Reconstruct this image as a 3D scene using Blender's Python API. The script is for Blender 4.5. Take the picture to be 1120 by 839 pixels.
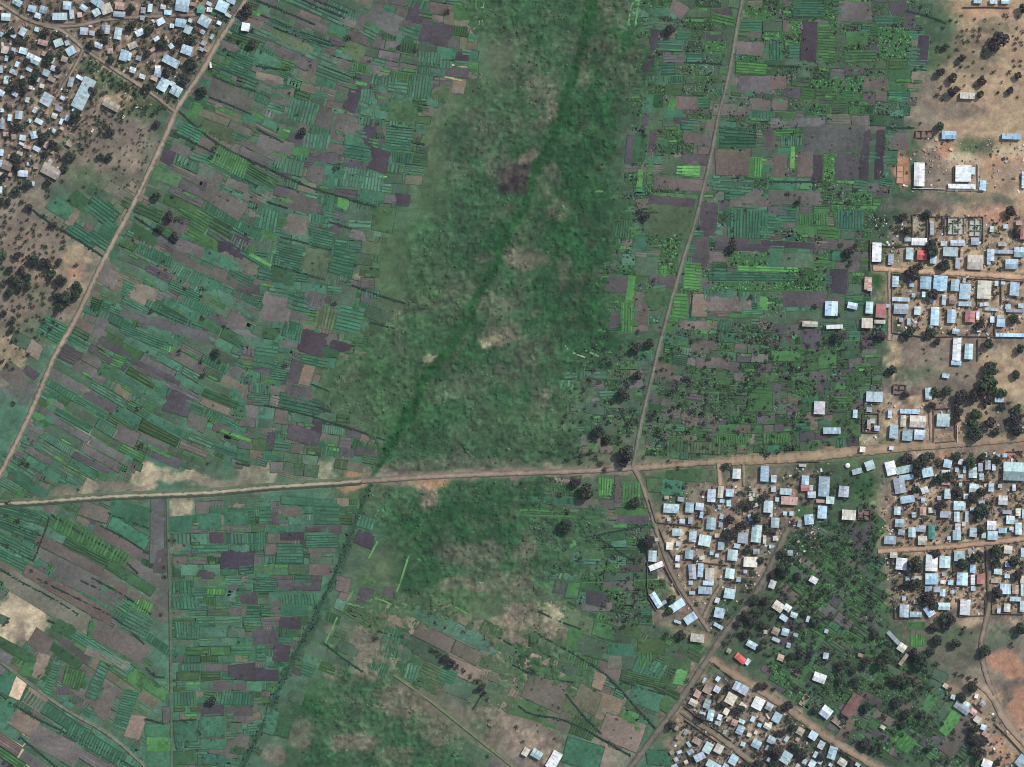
import bpy, bmesh, math, random
import numpy as np
rad = math.radians
for o in list(bpy.data.objects): bpy.data.objects.remove(o)
S = bpy.context.scene
COL = S.collection

# ------------------------------------------------------------------ camera, sky, sun, exposure
# the map: one unit = one metre, +X east, +Y north; survey coordinates (u east, v south) are measured from the north-west corner
U0, V0 = 560.0, 419.5
def W3(u, v, z=0.0): return (u - U0, V0 - v, z)
cam_d = bpy.data.cameras.new('camera'); cam = bpy.data.objects.new('camera', cam_d); COL.objects.link(cam)
CAM_H = 3200.0
cam.location = (0, 0, CAM_H); cam.rotation_euler = (0, 0, 0)
cam_d.sensor_width = 36; cam_d.lens = 36 * CAM_H / 1120.0
cam_d.clip_start = 10; cam_d.clip_end = 30000
S.camera = cam
SUN_EL, SUN_AZ = rad(43), rad(47)          # azimuth clockwise from north: light from the north-east
w = bpy.data.worlds.new('World'); S.world = w; w.use_nodes = True
nt = w.node_tree; nt.nodes.clear()
sk = nt.nodes.new('ShaderNodeTexSky'); sk.sky_type = 'NISHITA'; sk.sun_disc = False
sk.sun_elevation = SUN_EL; sk.sun_rotation = SUN_AZ; sk.dust_density = 2.0
bg = nt.nodes.new('ShaderNodeBackground'); bg.inputs[1].default_value = 0.125
ow = nt.nodes.new('ShaderNodeOutputWorld')
nt.links.new(sk.outputs[0], bg.inputs[0]); nt.links.new(bg.outputs[0], ow.inputs[0])
sl = bpy.data.lights.new('sun', 'SUN'); sl.energy = 3.1; sl.angle = rad(0.6); sl.color = (1.0, 0.955, 0.90)
so = bpy.data.objects.new('sun', sl); COL.objects.link(so)
so.rotation_euler = (math.pi/2 - SUN_EL, 0, math.pi - SUN_AZ)
so.location = (1500, 1500, 2000)
S.view_settings.view_transform = 'Standard'; S.view_settings.look = 'None'
S.view_settings.exposure = 0.02; S.view_settings.gamma = 1.0; S.view_settings.use_curve_mapping = False
S.render.engine = 'CYCLES'
S.cycles.max_bounces = 4; S.cycles.diffuse_bounces = 2; S.cycles.glossy_bounces = 2
S.cycles.pixel_filter_type = 'BLACKMAN_HARRIS'; S.cycles.filter_width = 1.05
KAL = 1.0                                  # sunlit brightness of a white surface under this sun and sky

# ------------------------------------------------------------------ helpers
def lin(c):
    c = np.asarray(c, float) / 255.0
    return np.where(c <= 0.04045, c / 12.92, ((c + 0.055) / 1.055) ** 2.4)
def alb(c): return np.clip(lin(c) / KAL, 0.004, 0.9)
SOIL = {k: alb(v) for k, v in {
    'v': (118, 107, 95), 't': (76, 114, 91), 'm': (97, 96, 91), 'y': (84, 102, 74), 'w': (57, 91, 61), 'd': (37, 77, 45),
    'h': (92, 93, 78), 'a': (170, 148, 120), 'g': (68, 89, 66), 'k': (75, 97, 76), 's': (188, 171, 142), 'o': (186, 136, 108),
    'b': (128, 117, 102), 'T': (63, 107, 82), 'G': (84, 137, 76), 'L': (114, 180, 98), 'p': (82, 78, 80), 'P': (68, 61, 68),
    'D': (57, 51, 52), 'e': (33, 88, 43), 'B': (106, 104, 89), 'q': (70, 111, 67), 'z': (104, 96, 89), 'x': (67, 96, 63)}.items()}

rs = np.random.RandomState(7)
def vnoise(u, v, cell, seed=0):
    """value noise on arrays u, v (metres)"""
    r = np.random.RandomState(1000 + seed); n = 256
    tab = r.rand(n, n)
    fu, fv = u / cell, v / cell
    iu, iv = np.floor(fu).astype(int), np.floor(fv).astype(int)
    a, b = fu - iu, fv - iv
    a = a * a * (3 - 2 * a); b = b * b * (3 - 2 * b)
    g = lambda i, j: tab[i % n, j % n]
    return (g(iu, iv) * (1 - a) * (1 - b) + g(iu + 1, iv) * a * (1 - b) + g(iu, iv + 1) * (1 - a) * b + g(iu + 1, iv + 1) * a * b)
def fbm(u, v, cell, oct=4, seed=0, gain=0.55):
    t = 0; amp = 1; tot = 0
    for k in range(oct):
        c, s = math.cos(0.6 * k + seed), math.sin(0.6 * k + seed)
        t = t + amp * vnoise(c * u - s * v + 37 * k, s * u + c * v + 91 * k, cell, seed * 7 + k); tot += amp
        amp *= gain; cell *= 0.5
    return t / tot
def seg_dist(u, v, pts):
    d = np.full(np.shape(u), 1e9)
    for (x0, y0), (x1, y1) in zip(pts[:-1], pts[1:]):
        dx, dy = x1 - x0, y1 - y0; L = dx * dx + dy * dy + 1e-9
        t = np.clip(((u - x0) * dx + (v - y0) * dy) / L, 0, 1)
        d = np.minimum(d, np.hypot(u - x0 - t * dx, v - y0 - t * dy))
    return d
def inpoly(u, v, pts):
    u = np.asarray(u, float); v = np.asarray(v, float)
    r = np.zeros(np.shape(u), bool); n = len(pts)
    for i in range(n):
        x0, y0 = pts[i]; x1, y1 = pts[(i + 1) % n]
        if y0 == y1: continue
        c = ((y0 > v) != (y1 > v)) & (u < (x1 - x0) * (v - y0) / (y1 - y0) + x0)
        r ^= c
    return r

class MB:
    """collects faces with one colour each; build() links them as one mesh object"""
    def __init__(s): s.v = []; s.f = []; s.c = []
    def face(s, pts, col):
        n = len(s.v); s.v += pts; s.f.append(tuple(range(n, n + len(pts)))); s.c.append(col)
    def box(s, cx, cy, z0, z1, hx, hy, ang, col, top=None, taper=0.0):
        c, si = math.cos(ang), math.sin(ang)
        def p(a, b, z, k=1.0): return (cx + c * a * k - si * b * k, cy + si * a * k + c * b * k, z)
        k = 1.0 - taper
        lo = [p(-hx, -hy, z0), p(hx, -hy, z0), p(hx, hy, z0), p(-hx, hy, z0)]
        hi = [p(-hx, -hy, z1, k), p(hx, -hy, z1, k), p(hx, hy, z1, k), p(-hx, hy, z1, k)]
        s.face(hi, top if top is not None else col)
        for i in range(4): s.face([lo[i], lo[(i + 1) % 4], hi[(i + 1) % 4], hi[i]], col)
    def mesh(s, name, mat):
        me = bpy.data.meshes.new(name); me.from_pydata(s.v, [], s.f)
        at = me.attributes.new('tint', 'FLOAT_COLOR', 'FACE')
        buf = np.ones((len(s.f), 4), np.float32); buf[:, :3] = np.array(s.c, np.float32).reshape(-1, 3)
        at.data.foreach_set('color', buf.ravel()); me.materials.append(mat); me.update()
        return me
    def build(s, name, mat, parent=None, **kw):
        return link(name, s.mesh(name, mat), parent, **kw)
def link(name, data, parent=None, loc=None, rot=0.0, kind=None, label=None, cat=None, group=None):
    o = bpy.data.objects.new(name, data); COL.objects.link(o)
    if parent: o.parent = parent
    if loc: o.location = loc
    if rot: o.rotation_euler = (0, 0, rot)
    if kind: o['kind'] = kind
    if label: o['label'] = label
    if cat: o['category'] = cat
    if group: o['group'] = group
    return o

def material(name, rough=0.9, spec=0.2, n1=(0.35, 0.25), n2=(0.08, 0.18), bump=0.0, bscale=0.6, metal=0.0, rust=0.0):
    """tint attribute x two noises (scale, strength), optional bump"""
    m = bpy.data.materials.new(name); m.use_nodes = True; t = m.node_tree; N = t.nodes; L = t.links
    bs = N['Principled BSDF']; bs.inputs['Roughness'].default_value = rough
    bs.inputs['Specular IOR Level'].default_value = spec; bs.inputs['Metallic'].default_value = metal
    at = N.new('ShaderNodeAttribute'); at.attribute_name = 'tint'
    geo = N.new('ShaderNodeNewGeometry'); last = at.outputs['Color']
    for sc, st in (n1, n2):
        nz = N.new('ShaderNodeTexNoise'); nz.inputs['Scale'].default_value = sc; nz.inputs['Detail'].default_value = 3
        L.new(geo.outputs['Position'], nz.inputs['Vector'])
        mr = N.new('ShaderNodeMapRange'); mr.inputs[1].default_value = 0.25; mr.inputs[2].default_value = 0.75
        mr.inputs[3].default_value = 1 - st; mr.inputs[4].default_value = 1 + st
        L.new(nz.outputs['Fac'], mr.inputs[0])
        mx = N.new('ShaderNodeVectorMath'); mx.operation = 'SCALE'
        L.new(last, mx.inputs[0]); L.new(mr.outputs[0], mx.inputs['Scale']); last = mx.outputs[0]
    if rust:
        nz = N.new('ShaderNodeTexNoise'); nz.inputs['Scale'].default_value = 0.45; nz.inputs['Detail'].default_value = 4
        L.new(geo.outputs['Position'], nz.inputs['Vector'])
        cr = N.new('ShaderNodeMapRange'); cr.inputs[1].default_value = 0.6; cr.inputs[2].default_value = 0.72; cr.inputs[4].default_value = rust
        L.new(nz.outputs['Fac'], cr.inputs[0])
        mi = N.new('ShaderNodeMix'); mi.data_type = 'RGBA'
        L.new(cr.outputs[0], mi.inputs[0]); L.new(last, mi.inputs[6]); mi.inputs[7].default_value = (0.22, 0.15, 0.11, 1)
        last = mi.outputs[2]
    L.new(last, bs.inputs['Base Color'])
    if bump:
        nz = N.new('ShaderNodeTexNoise'); nz.inputs['Scale'].default_value = bscale; nz.inputs['Detail'].default_value = 4
        L.new(geo.outputs['Position'], nz.inputs['Vector'])
        bp = N.new('ShaderNodeBump'); bp.inputs['Strength'].default_value = bump; bp.inputs['Distance'].default_value = 1.0
        L.new(nz.outputs['Fac'], bp.inputs['Height']); L.new(bp.outputs[0], bs.inputs['Normal'])
    return m
M_GROUND = material('earth and grass', n1=(0.5, 0.16), n2=(0.12, 0.10), bump=0.35, bscale=0.5)
M_FIELD = material('tilled plots', n1=(0.6, 0.16), n2=(0.15, 0.10), bump=0.25, bscale=0.7)
M_ROAD = material('packed earth', n1=(0.45, 0.10), n2=(0.08, 0.08), rough=0.95, bump=0.1)
M_ROOF = material('sheet roofing', rough=0.6, spec=0.35, n1=(0.8, 0.10), n2=(0.2, 0.12), rust=0.35)
M_WALL = material('rendered block wall', n1=(0.8, 0.12), n2=(0.2, 0.10))
M_LEAF = material('leaves', rough=0.8, spec=0.15, n1=(0.7, 0.30), n2=(0.15, 0.2))
M_BARK = material('bark', n1=(2.0, 0.2))
M_PAINT = material('painted metal', rough=0.4, spec=0.4, n1=(2, 0.04), n2=(0.5, 0.04))

# ------------------------------------------------------------------ the thin air between the ground and the satellite
def haze_box(depth):
    m = bpy.data.materials.new('thin air'); m.use_nodes = True; t = m.node_tree; t.nodes.clear()
    o = t.nodes.new('ShaderNodeOutputMaterial'); v = t.nodes.new('ShaderNodeVolumePrincipled')
    v.inputs['Color'].default_value = (0.86, 0.94, 1.0, 1); v.inputs['Density'].default_value = depth / CAM_H; v.inputs['Anisotropy'].default_value = 0.0
    t.links.new(v.outputs[0], o.inputs['Volume'])
    h = 10600.0; z0, z1 = -3.0, CAM_H + 60
    me = bpy.data.meshes.new('haze'); me.from_pydata([(x, y, z) for z in (z0, z1) for x, y in ((-h, -h), (h, -h), (h, h), (-h, h))], [], [(3, 2, 1, 0), (4, 5, 6, 7), (0, 1, 5, 4), (1, 2, 6, 5), (2, 3, 7, 6), (3, 0, 4, 7)])
    me.materials.append(m); link('haze', me, kind='stuff', label='thin pale haze over the whole landscape', cat='haze')
HAZE_DEPTH = 0.030
# ------------------------------------------------------------------ routes (u, v)
R_WEST = [(283,-40),(272,-6),(266,6),(256,20),(240,44),(229,64),(220,80),(203,104),(192,122),(184,142),(176,160),(160,195),(150,215),(132,250),(113,285),(95,324),(80,355),(60,388),(47,420),(30,460),(10,500),(-10,538),(-60,640)]
R_WESTROAD = [(-70,556),(0,551),(40,549),(100,544),(170,541),(230,539),(300,532),(370,528),(395,526)]
R_CAUSE = [(392,526),(415,525),(470,521),(520,519),(580,517),(640,515),(692,512)]
R_MID = [(692,512),(740,508),(800,503.5),(846,502)]
R_EAST = [(800,504),(850,502),(900,498),(960,491),(1010,487),(1060,483),(1120,478),(1190,472)]
R_NORTH = [(820,-60),(812,0),(806,30),(799,75),(793,100),(785,130),(780,160),(770,205),(760,245),(750,275),(740,310),(730,345),(722,375),(714,410),(705,445),(698,480),(692,512)]
R_LANE = [(694,512),(703,530),(710,552),(716,572),(724,598),(733,622),(745,645),(757,662),(769,680),(776,690)]
R_DIAG = [(640,900),(690,839),(700,826),(720,800),(745,765),(765,735),(778,715),(790,695),(810,672),(830,645),(843,620),(856,592),(862,578)]
R_SE = [(777,720),(790,730),(815,745),(850,766),(880,788),(910,810),(960,839),(1010,868)]
ROADS = [  # name, points, width, colour, edge colour, bank height
    ('dirt_track', R_WEST, 3.6, (156,140,120), (118,112,98), 0),
    ('causeway_road', R_WESTROAD, 3.0, (170,155,132), (94,102,84), 2.0),
    ('dirt_road', R_CAUSE, 3.6, (150,132,116), (122,112,98), 0),
    ('dirt_road', R_MID, 5.0, (152,132,110), (122,112,94), 0),
    ('dirt_road', R_EAST, 8.5, (158,138,112), (132,118,98), 0),
    ('dirt_track', R_NORTH, 2.0, (122,116,103), (98,103,88), 0),
    ('dirt_lane', R_LANE, 3.2, (138,122,106), (108,104,92), 0),
    ('dirt_road', R_DIAG, 4.8, (116,108,96), (92,94,82), 0),
    ('dirt_road', R_SE, 6.6, (150,130,108), (118,108,92), 0),
    ('dirt_lane', [(745,777),(760,788),(790,808),(826,835),(850,852)], 5.0, (136,124,104), (104,100,88), 0),
    ('dirt_street', [(955,293),(975,294),(1000,296),(1040,298),(1080,300),(1122,303),(1190,306)], 5.0, (196,164,132), (158,134,110), 0),
    ('dirt_lane', [(973,294),(974,320),(974,345),(973,372)], 3.6, (176,156,134), (140,124,106), 0),
    ('dirt_street', [(960,603),(985,601),(1020,599),(1050,597),(1085,593),(1122,589),(1190,583)], 4.0, (180,148,122), (140,120,102), 0),
    ('dirt_lane', [(1080,597),(1081,615),(1083,640),(1083,660),(1078,682),(1072,705),(1077,735),(1088,760)], 4.0, (142,126,110), (112,104,90), 0),
    ('dirt_lane', [(1018,446),(1019,466),(1020,486)], 4.0, (172,142,116), (130,112,96), 0),
    ('dirt_lane', [(786,504),(787,518),(788,531)], 3.4, (176,152,124), (130,116,98), 0),
    ('dirt_lane', [(813,505),(814,518),(814,532)], 2.4, (150,134,112), (112,104,90), 0),
    ('dirt_lane', [(788,640),(781,652),(775,664),(769,678)], 3.0, (138,124,106), (110,104,90), 0),
    ('village_lane', [(-20,-6),(2,3),(25,19),(45,27),(68,32),(85,47),(93,54),(112,67),(140,85),(165,101),(180,113),(192,122)], 2.8, (150,136,116), (112,104,94), 0),
    ('village_lane', [(25,19),(55,29),(88,28),(110,22),(140,19),(190,17),(215,16)], 2.4, (142,126,110), (108,100,92), 0),
    ('village_lane', [(91,54),(86,66),(78,80),(70,92),(62,106)], 2.2, (140,126,108), (108,100,90), 0),
    ('dirt_road', [(1060,742),(1078,752),(1089,766),(1094,780),(1104,794),(1125,817),(1180,870)], 6.0, (158,138,118), (134,120,104), 0),
    ('farm_path', [(0,724),(37,752),(72,777),(120,803),(152,832),(180,860)], 1.1, (128,120,102), (98,106,90), 0),
    ('farm_path', [(183,546),(184,600),(186,660),(187,745),(188,839)], 0.8, (100,108,90), (82,98,80), 0),
    ('farm_path', [(430,738),(465,762),(500,790),(560,838),(600,870)], 1.1, (124,128,96), (96,108,80), 0),
]
STREAM = [(652,-60),(648,0),(643,30),(637,60),(627,90),(615,115),(606,140),(597,165),(587,190),(566,238),(546,283),(530,306),(515,340),(500,370),(480,395),(465,416),(455,440),(441,465),(430,485),(420,505),(410,521)]
CANAL = [(406,528),(399,545),(386,580),(362,640),(341,680),(321,720),(302,760),(285,800),(264,842),(240,900)]
def bank_free(u, v): return 1.0

# ------------------------------------------------------------------ land cover: one letter per 40 m of ground
GUIDE = """
vvvvvvktmtmmywwhdwkgkggggkaa
vvvvvvkkmttmtywwddkgkggggkaa
vvvvkkkmtmttywhwddkkmgggkbaa
vvbbkkytmtmyhwhddkkmkgkmkbaa
vbbbkttmtttywhdddkkmkmmmkbaa
bkkbkmmtmttywwdddkkmtkkkgbaa
bbtkttttktywwddddkkkmtgggvvv
bbbbtttttkywwwhddkkkmgggkvvv
bbkttttmttywwhhddkkkkkkkgvvv
kttttmttmywwdhhwdkmkgggggbbb
mttttttmywwdhhwwkkggggggvbba
ttttttttmkwdwhwwkgggggggvvbb
tttktkkkkkwwhwwwyyygyggyyvbb
kkkktkkttywwwwwykggvvvggvvvv
tttmktttttwdddwwwkvvvvggvvvv
ttmmkttttkywhhhwkgvvvggggvvv
kkttmttttkxxxyxkgvvgggggvvvv
kkmmttttkkxkBxxxkggggggggbbb
kkmtttttkwwwBBxxkkvvggggggbb
kttmtttkwwhhBxBBBgvvvggggvab
sttttttkwwwhhmvtbtvvvvggggva
""".split()
GUIDE = [r_[:10] + r_[10:17].replace("h", "w") + r_[17:] for r_ in GUIDE]   # the marsh is green almost throughout
BLOBS = [  # u, v, ru, rv, letter, strength : patches of ground with a colour of their own
 (590,100,18.7,17,'B',0.50),(600,122,8.5,10.2,'b',0.50),(560,60,25.5,29.75,'h',0.37),(662,15,11.9,17,'b',0.31),(640,70,4.25,25.5,'b',0.31),(657,62,3.4,15.3,'h',0.37),
 (565,192,22,17,'D',1.0),(556,205,12,10,'D',.7),(578,172,11.9,6.8,'b',0.50),(600,198,11.9,15.3,'B',0.37),(612,230,11.9,10.2,'b',0.43),(574,283,22.1,11.05,'b',0.59),(618,295,5.95,18.7,'B',0.43),
 (540,336,20.4,15.3,'B',0.50),(545,366,22.1,10.2,'b',0.50),(536,372,12,6,'s',.4),(575,395,11.9,20.4,'h',0.37),(588,445,11.9,20.4,'B',0.50),(590,420,8.5,17,'h',0.31),(530,412,23.8,15.3,'B',0.31),
 (488,425,20.4,15.3,'B',0.28),(500,505,34,7.65,'B',0.37),(450,512,17,5.95,'b',0.25),(545,25,17,17,'h',0.25),(525,130,21.25,18.7,'h',0.31),(465,115,23.8,15.3,'B',0.28),
 (520,160,15.3,11.9,'B',0.31),(545,180,13.6,17,'B',0.31),(500,190,17,15.3,'h',0.25),(480,20,14,10,'y',.4),
 (640,140,30,30,'d',.6),(640,220,40,30,'d',.6),(600,262,30,22,'d',.6),(655,300,22,40,'d',.5),(610,340,36,36,'d',.6),(640,30,22,40,'d',.5),(670,100,22,50,'d',.4),
 (500,400,30,14,'d',.8),(565,432,22,22,'d',.6),(600,470,24,30,'x',.5),(540,465,40,24,'x',.5),(620,400,30,28,'d',.4),(520,290,26,20,'d',.5),(560,240,22,20,'d',.5),
 (440,290,46,60,'x',.55),(400,400,55,55,'x',.6),(430,440,45,40,'x',.6),(460,210,34,30,'x',.5),(490,250,30,40,'w',.6),(480,340,40,30,'x',.5),(510,90,16,30,'x',.6),
 (455,335,25.5,8.5,'z',0.15),(500,310,25.5,11.9,'B',0.22),(420,345,15.3,5.1,'b',0.37),(390,300,10,6,'b',.6),(470,392,8,4,'s',.5),
 (490,570,46,28,'d',.8),(545,560,32,28,'d',.7),(470,610,40,18,'d',.7),(456,634,22,14,'d',.9),(600,560,30,20,'d',.4),(575,540,30,14,'d',.5),
 (520,606,34,11.9,'B',0.50),(576,604,11.9,13.6,'b',0.37),(505,640,25.5,7.65,'b',0.37),(560,628,22.1,7.65,'b',0.31),(468,540,9,18,'b',.7),(425,520,30,7,'z',.7),(470,524,18,8,'o',.6),(386,520,10,7,'o',.6),(384,531,16,4,'o',.5),
 (545,640,34,8.5,'b',0.31),(590,676,34,16,'s',.55),(575,668,14,10,'b',.8),(612,690,20,10,'b',.7),(560,680,14,20,'b',.5),
 (360,775,44,36,'w',.8),(350,770,24,14,'e',.6),(420,755,20,12,'w',.8),(330,830,30,18,'d',.5),(445,765,36,16,'b',.5),(385,812,24,9,'b',.6),(478,788,30,20,'b',.45),(430,828,18,12,'b',.5),(405,780,14,20,'w',.6),
 (330,805,10,16,'b',.4),(300,825,10,10,'b',.6),(410,720,24,22,'b',.55),(395,700,14,16,'b',.5),(370,690,14,8,'b',.5),(430,680,14,10,'b',.4),(366,735,10,10,'b',.5),(420,835,30,10,'w',.5),
 (500,718,30,20,'B',.7),(520,745,14,16,'b',.6),(540,700,18,16,'b',.5),(545,780,30,16,'b',.7),(555,810,30,20,'b',.7),(495,760,22,14,'k',.6),(545,680,10,8,'s',.5),(530,730,24,20,'b',.4),
 (93,474,10,14,'s',.9),(92,486,12,8,'s',.7),(88,487,6,5,'b',.8),(95,532,9,12,'s',.8),(70,538,16,7,'b',.7),(160,522,12,14,'s',.9),(172,515,18,7,'s',.8),(195,523,26,5,'s',.8),(165,530,6,6,'s',.8),(235,530,28,7,'b',.8),(198,554,14,9,'s',.95),(120,532,22,8,'b',.6),(145,533,20,6,'b',.7),
 (288,523,12,14,'s',.6),(357,515,10,12,'s',.55),(270,520,14,10,'b',.6),(335,522,14,8,'b',.4),(560,508,30.6,5.1,'b',0.31),(620,510,25.5,5.1,'B',0.37),
 (20,672,26,22,'s',1.),(8,690,16,12,'s',.8),(40,685,14,16,'s',.8),(20,690,10,14,'b',.6),(85,686,14,10,'b',.9),(5,832,16,14,'s',.9),(30,650,26,12,'b',.5),
 (60,260,18,8,'b',.8),(85,277,18,12,'a',.7),(78,300,10,8,'o',.5),(82,315,10,10,'a',.7),(45,300,16,12,'a',.6),(20,285,8,8,'a',.6),(10,260,10,14,'b',.6),(40,320,14,10,'y',.5),(40,362,24,16,'y',.6),(70,335,20,12,'b',.6),(50,340,12,10,'g',.5),(8,390,18,22,'a',.6),(5,300,6,8,'e',.4),
 (125,82,24,16,'x',.8),(130,100,22,14,'q',.35),(100,70,12,10,'x',.7),(155,112,26,16,'x',.7),(165,122,8,8,'e',.5),(120,145,34,16,'z',.7),(100,150,10,24,'b',.8),(150,160,24,16,'b',.5),(135,195,30,12,'h',.7),(95,195,16,14,'y',.6),(75,160,16,8,'q',.3),(95,185,10,8,'e',.25),
 (125,110,20,7,'a',.7),(80,115,14,8,'b',.7),(20,130,30,16,'b',.5),(245,40,16,12,'x',.6),(255,60,14,14,'q',.4),(215,100,10,14,'k',.6),
 (1075,120,60,14,'a',.8),(1040,122,40,10,'b',.8),(1020,60,20,20,'x',.7),(1035,20,16,14,'q',.25),(1090,80,30,14,'a',.5),(1060,60,30,20,'h',.5),(1090,30,20,10,'h',.6),(1075,12,34,7,'o',.35),(1060,100,16,9,'s',.4),
 (1037,165,10,9,'o',.8),(1025,160,8,6,'a',.8),(1060,160,12,12,'x',.8),(1078,160,14,8,'k',.7),(1108,165,16,9,'s',.6),(1110,175,16,6,'o',.4),(1085,175,12,8,'o',.4),(1055,176,16,6,'s',.7),(1100,190,14,18,'p',.35),(1025,192,16,12,'b',.6),(1080,200,12,8,'a',.8),(985,185,9,20,'o',.9),(1000,160,10,8,'x',.6),(985,155,14,10,'m',.7),
 (1030,225,60,7,'z',.7),(1090,235,26,8,'o',.45),(1090,241,8,5,'o',.9),(1093,218,18,6,'k',.7),(1045,215,24,5,'k',.8),(1095,255,14,12,'a',.8),(1006,248,8,13,'s',.6),(1022,245,8,10,'a',.8),(985,255,12,10,'b',.8),
 (964,312,8,17,'e',1.),(945,325,10,20,'k',.6),(1060,320,50,30,'a',.5),(1000,350,16,14,'a',.5),(1110,350,20,14,'a',.8),(1020,390,40,20,'b',.9),(978,385,9,18,'a',.7),(1000,385,12,12,'b',.8),(1100,395,30,14,'a',.8),(1095,420,20,10,'a',.6),(1085,385,14,8,'s',.4),
 (1050,422,30,6,'z',.6),(1000,408,24,10,'x',.5),(1075,455,14,12,'a',.9),(1098,458,16,16,'h',.7),(1055,465,10,14,'a',.9),(1035,478,12,6,'o',.5),(952,482,12,8,'s',.6),(942,448,8,10,'b',.4),(975,440,14,20,'b',.7),(1008,440,12,8,'a',.7),(1100,482,30,5,'o',.5),(1108,500,16,6,'o',.7),(1030,500,14,8,'o',.4),(915,490,14,7,'z',.7),(912,491,6,6,'o',.5),(890,460,8,8,'b',.6),(905,480,8,6,'o',.3),
 (750,519,38,7,'x',.9),(735,532,14,9,'e',.35),(720,530,14,9,'x',.7),(775,535,12,8,'b',.6),(735,567,20,7,'a',.7),(735,590,12,12,'s',.8),(795,575,14,16,'b',.6),(790,615,14,8,'b',.5),(757,655,20,16,'b',.6),(725,645,12,12,'x',.7),(718,640,6,6,'e',.4),(768,668,12,10,'b',.8),(790,640,10,8,'b',.6),(830,630,12,14,'b',.6),(815,650,12,12,'h',.7),(840,700,8,8,'b',.4),(790,690,16,14,'h',.6),(755,700,22,12,'a',.4),(720,700,22,10,'k',.6),
 (830,505,34,5,'a',.6),(880,520,14,12,'b',.5),(860,522,16,16,'h',.7),(870,560,10,14,'g',.5),(945,545,16,14,'x',.9),(945,525,20,10,'e',.45),(950,535,16,8,'e',.4),(935,555,18,10,'k',.7),(900,600,34,18,'x',.6),(920,580,34,10,'e',.35),(960,590,14,14,'x',.7),(920,610,24,18,'e',.3),(880,630,20,16,'g',.6),(960,640,14,18,'k',.8),(965,665,14,14,'x',.8),(985,655,18,10,'e',.5),(1005,685,16,8,'x',.6),
 (1050,710,34,28,'B',.9),(1040,695,24,14,'x',.6),(1062,715,14,14,'h',.8),(1065,680,14,6,'a',.5),(1092,700,24,16,'k',.7),(1097,725,18.7,10.2,'o',0.68),(1112,735,11.9,8.5,'o',0.65),(1100,748,22,7,'z',.7),(1114,770,13.6,18.7,'o',0.65),(1118,800,8.5,11.9,'o',0.50),(1098,765,10,12,'h',.8),(1082,763,14,10,'a',.9),(1090,815,6.8,13.6,'o',0.36),(1100,825,8.5,8.5,'o',0.36),(1110,815,12,12,'a',.6),(1068,790,12,8,'a',.6),
 (870,697,12,10,'p',.8),(868,700,8,5,'z',.6),(1044,808,14,26,'z',.7),(1035,825,18,12,'p',.5),(960,770,20,20,'k',.5),(940,800,16,20,'h',.6),(900,700,20,12,'x',.4),(930,690,20,10,'e',.3),(965,800,8,14,'b',.6),(870,755,14,8,'p',.6),
 (780,733,8,7,'x',.8),(793,741,8,6,'k',.7),(800,790,30,20,'b',.5),(820,760,26,10,'a',.4),(840,762,14,7,'a',.7),(860,775,14,7,'a',.7),(880,830,30,10,'b',.4),(735,800,20,10,'x',.6),(740,815,8,12,'b',.6),(725,830,16,12,'e',.4),
 (1045,285,75,26,'a',.6),(1040,325,70,34,'a',.6),(1040,560,70,46,'a',.45),(1050,630,70,34,'a',.5),(775,600,40,44,'a',.35),(990,465,26,20,'a',.5),(820,790,50,40,'b',.4),(430,523,30,6,'b',.7),(520,519,60,5,'b',.75),(600,516,50,5,'b',.75),(660,514,35,5,'b',.7),(705,508,13,8,'b',.95),(726,510,18,5,'b',.8),(690,498,6,8,'b',.7),(757,462,9,6,'z',.9),(745,395,30,7,'z',.5),(780,395,22,10,'z',.6),(760,435,14,8,'k',.5),(800,470,40,14,'x',.5),(880,400,30,16,'g',.6),(930,380,14,10,'x',.6),(950,395,12,18,'k',.6),(900,425,30,14,'g',.6),(680,455,11.9,11.9,'b',0.22),(690,480,6.8,6.8,'z',0.37),(660,505,20.4,5.95,'b',0.37),
]
# ------------------------------------------------------------------ ground: one sheet to the horizon
STEP = 1.5
us = np.concatenate([[-9000, -4000, -1800, -800, -400, -200], np.arange(-90, 1211, STEP), [1330, 1500, 1900, 2900, 5000, 10000]])
vs = np.concatenate([[-9000, -4000, -1800, -800, -400, -200], np.arange(-90, 931, STEP), [1050, 1250, 1650, 2700, 5000, 10000]])
GU, GV = np.meshgrid(us, vs)
wu = GU + 26 * (fbm(GU, GV, 45, 4, 1) - 0.5) * 2; wv = GV + 26 * (fbm(GU, GV, 45, 4, 2) - 0.5) * 2
garr = np.array([[SOIL[c] for c in row] for row in GUIDE])
def sample_guide(u, v):
    fu = np.clip(u / 40 - 0.5, 0, 26.999); fv = np.clip(v / 40 - 0.5, 0, 19.999)
    iu = fu.astype(int); iv = fv.astype(int); a = fu - iu; b = fv - iv
    a = (a * a * (3 - 2 * a))[..., None]; b = (b * b * (3 - 2 * b))[..., None]
    return garr[iv, iu] * (1 - a) * (1 - b) + garr[iv, iu + 1] * a * (1 - b) + garr[iv + 1, iu] * (1 - a) * b + garr[iv + 1, iu + 1] * a * b
gcol = sample_guide(wu, wv)
marr = np.array([[1.0 if c in 'wdhxe' else 0.0 for c in row] for row in GUIDE])
varr = np.array([[1.0 if c in 'v' else 0.0 for c in row] for row in GUIDE])
def sample_mask(arr, u, v):
    fu = np.clip(u / 40 - 0.5, 0, 26.999); fv = np.clip(v / 40 - 0.5, 0, 19.999)
    iu = fu.astype(int); iv = fv.astype(int); a = fu - iu; b = fv - iv
    return arr[iv, iu] * (1 - a) * (1 - b) + arr[iv, iu + 1] * a * (1 - b) + arr[iv + 1, iu] * (1 - a) * b + arr[iv + 1, iu + 1] * a * b
wet = sample_mask(marr, wu, wv); vil = sample_mask(varr, wu, wv)
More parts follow.
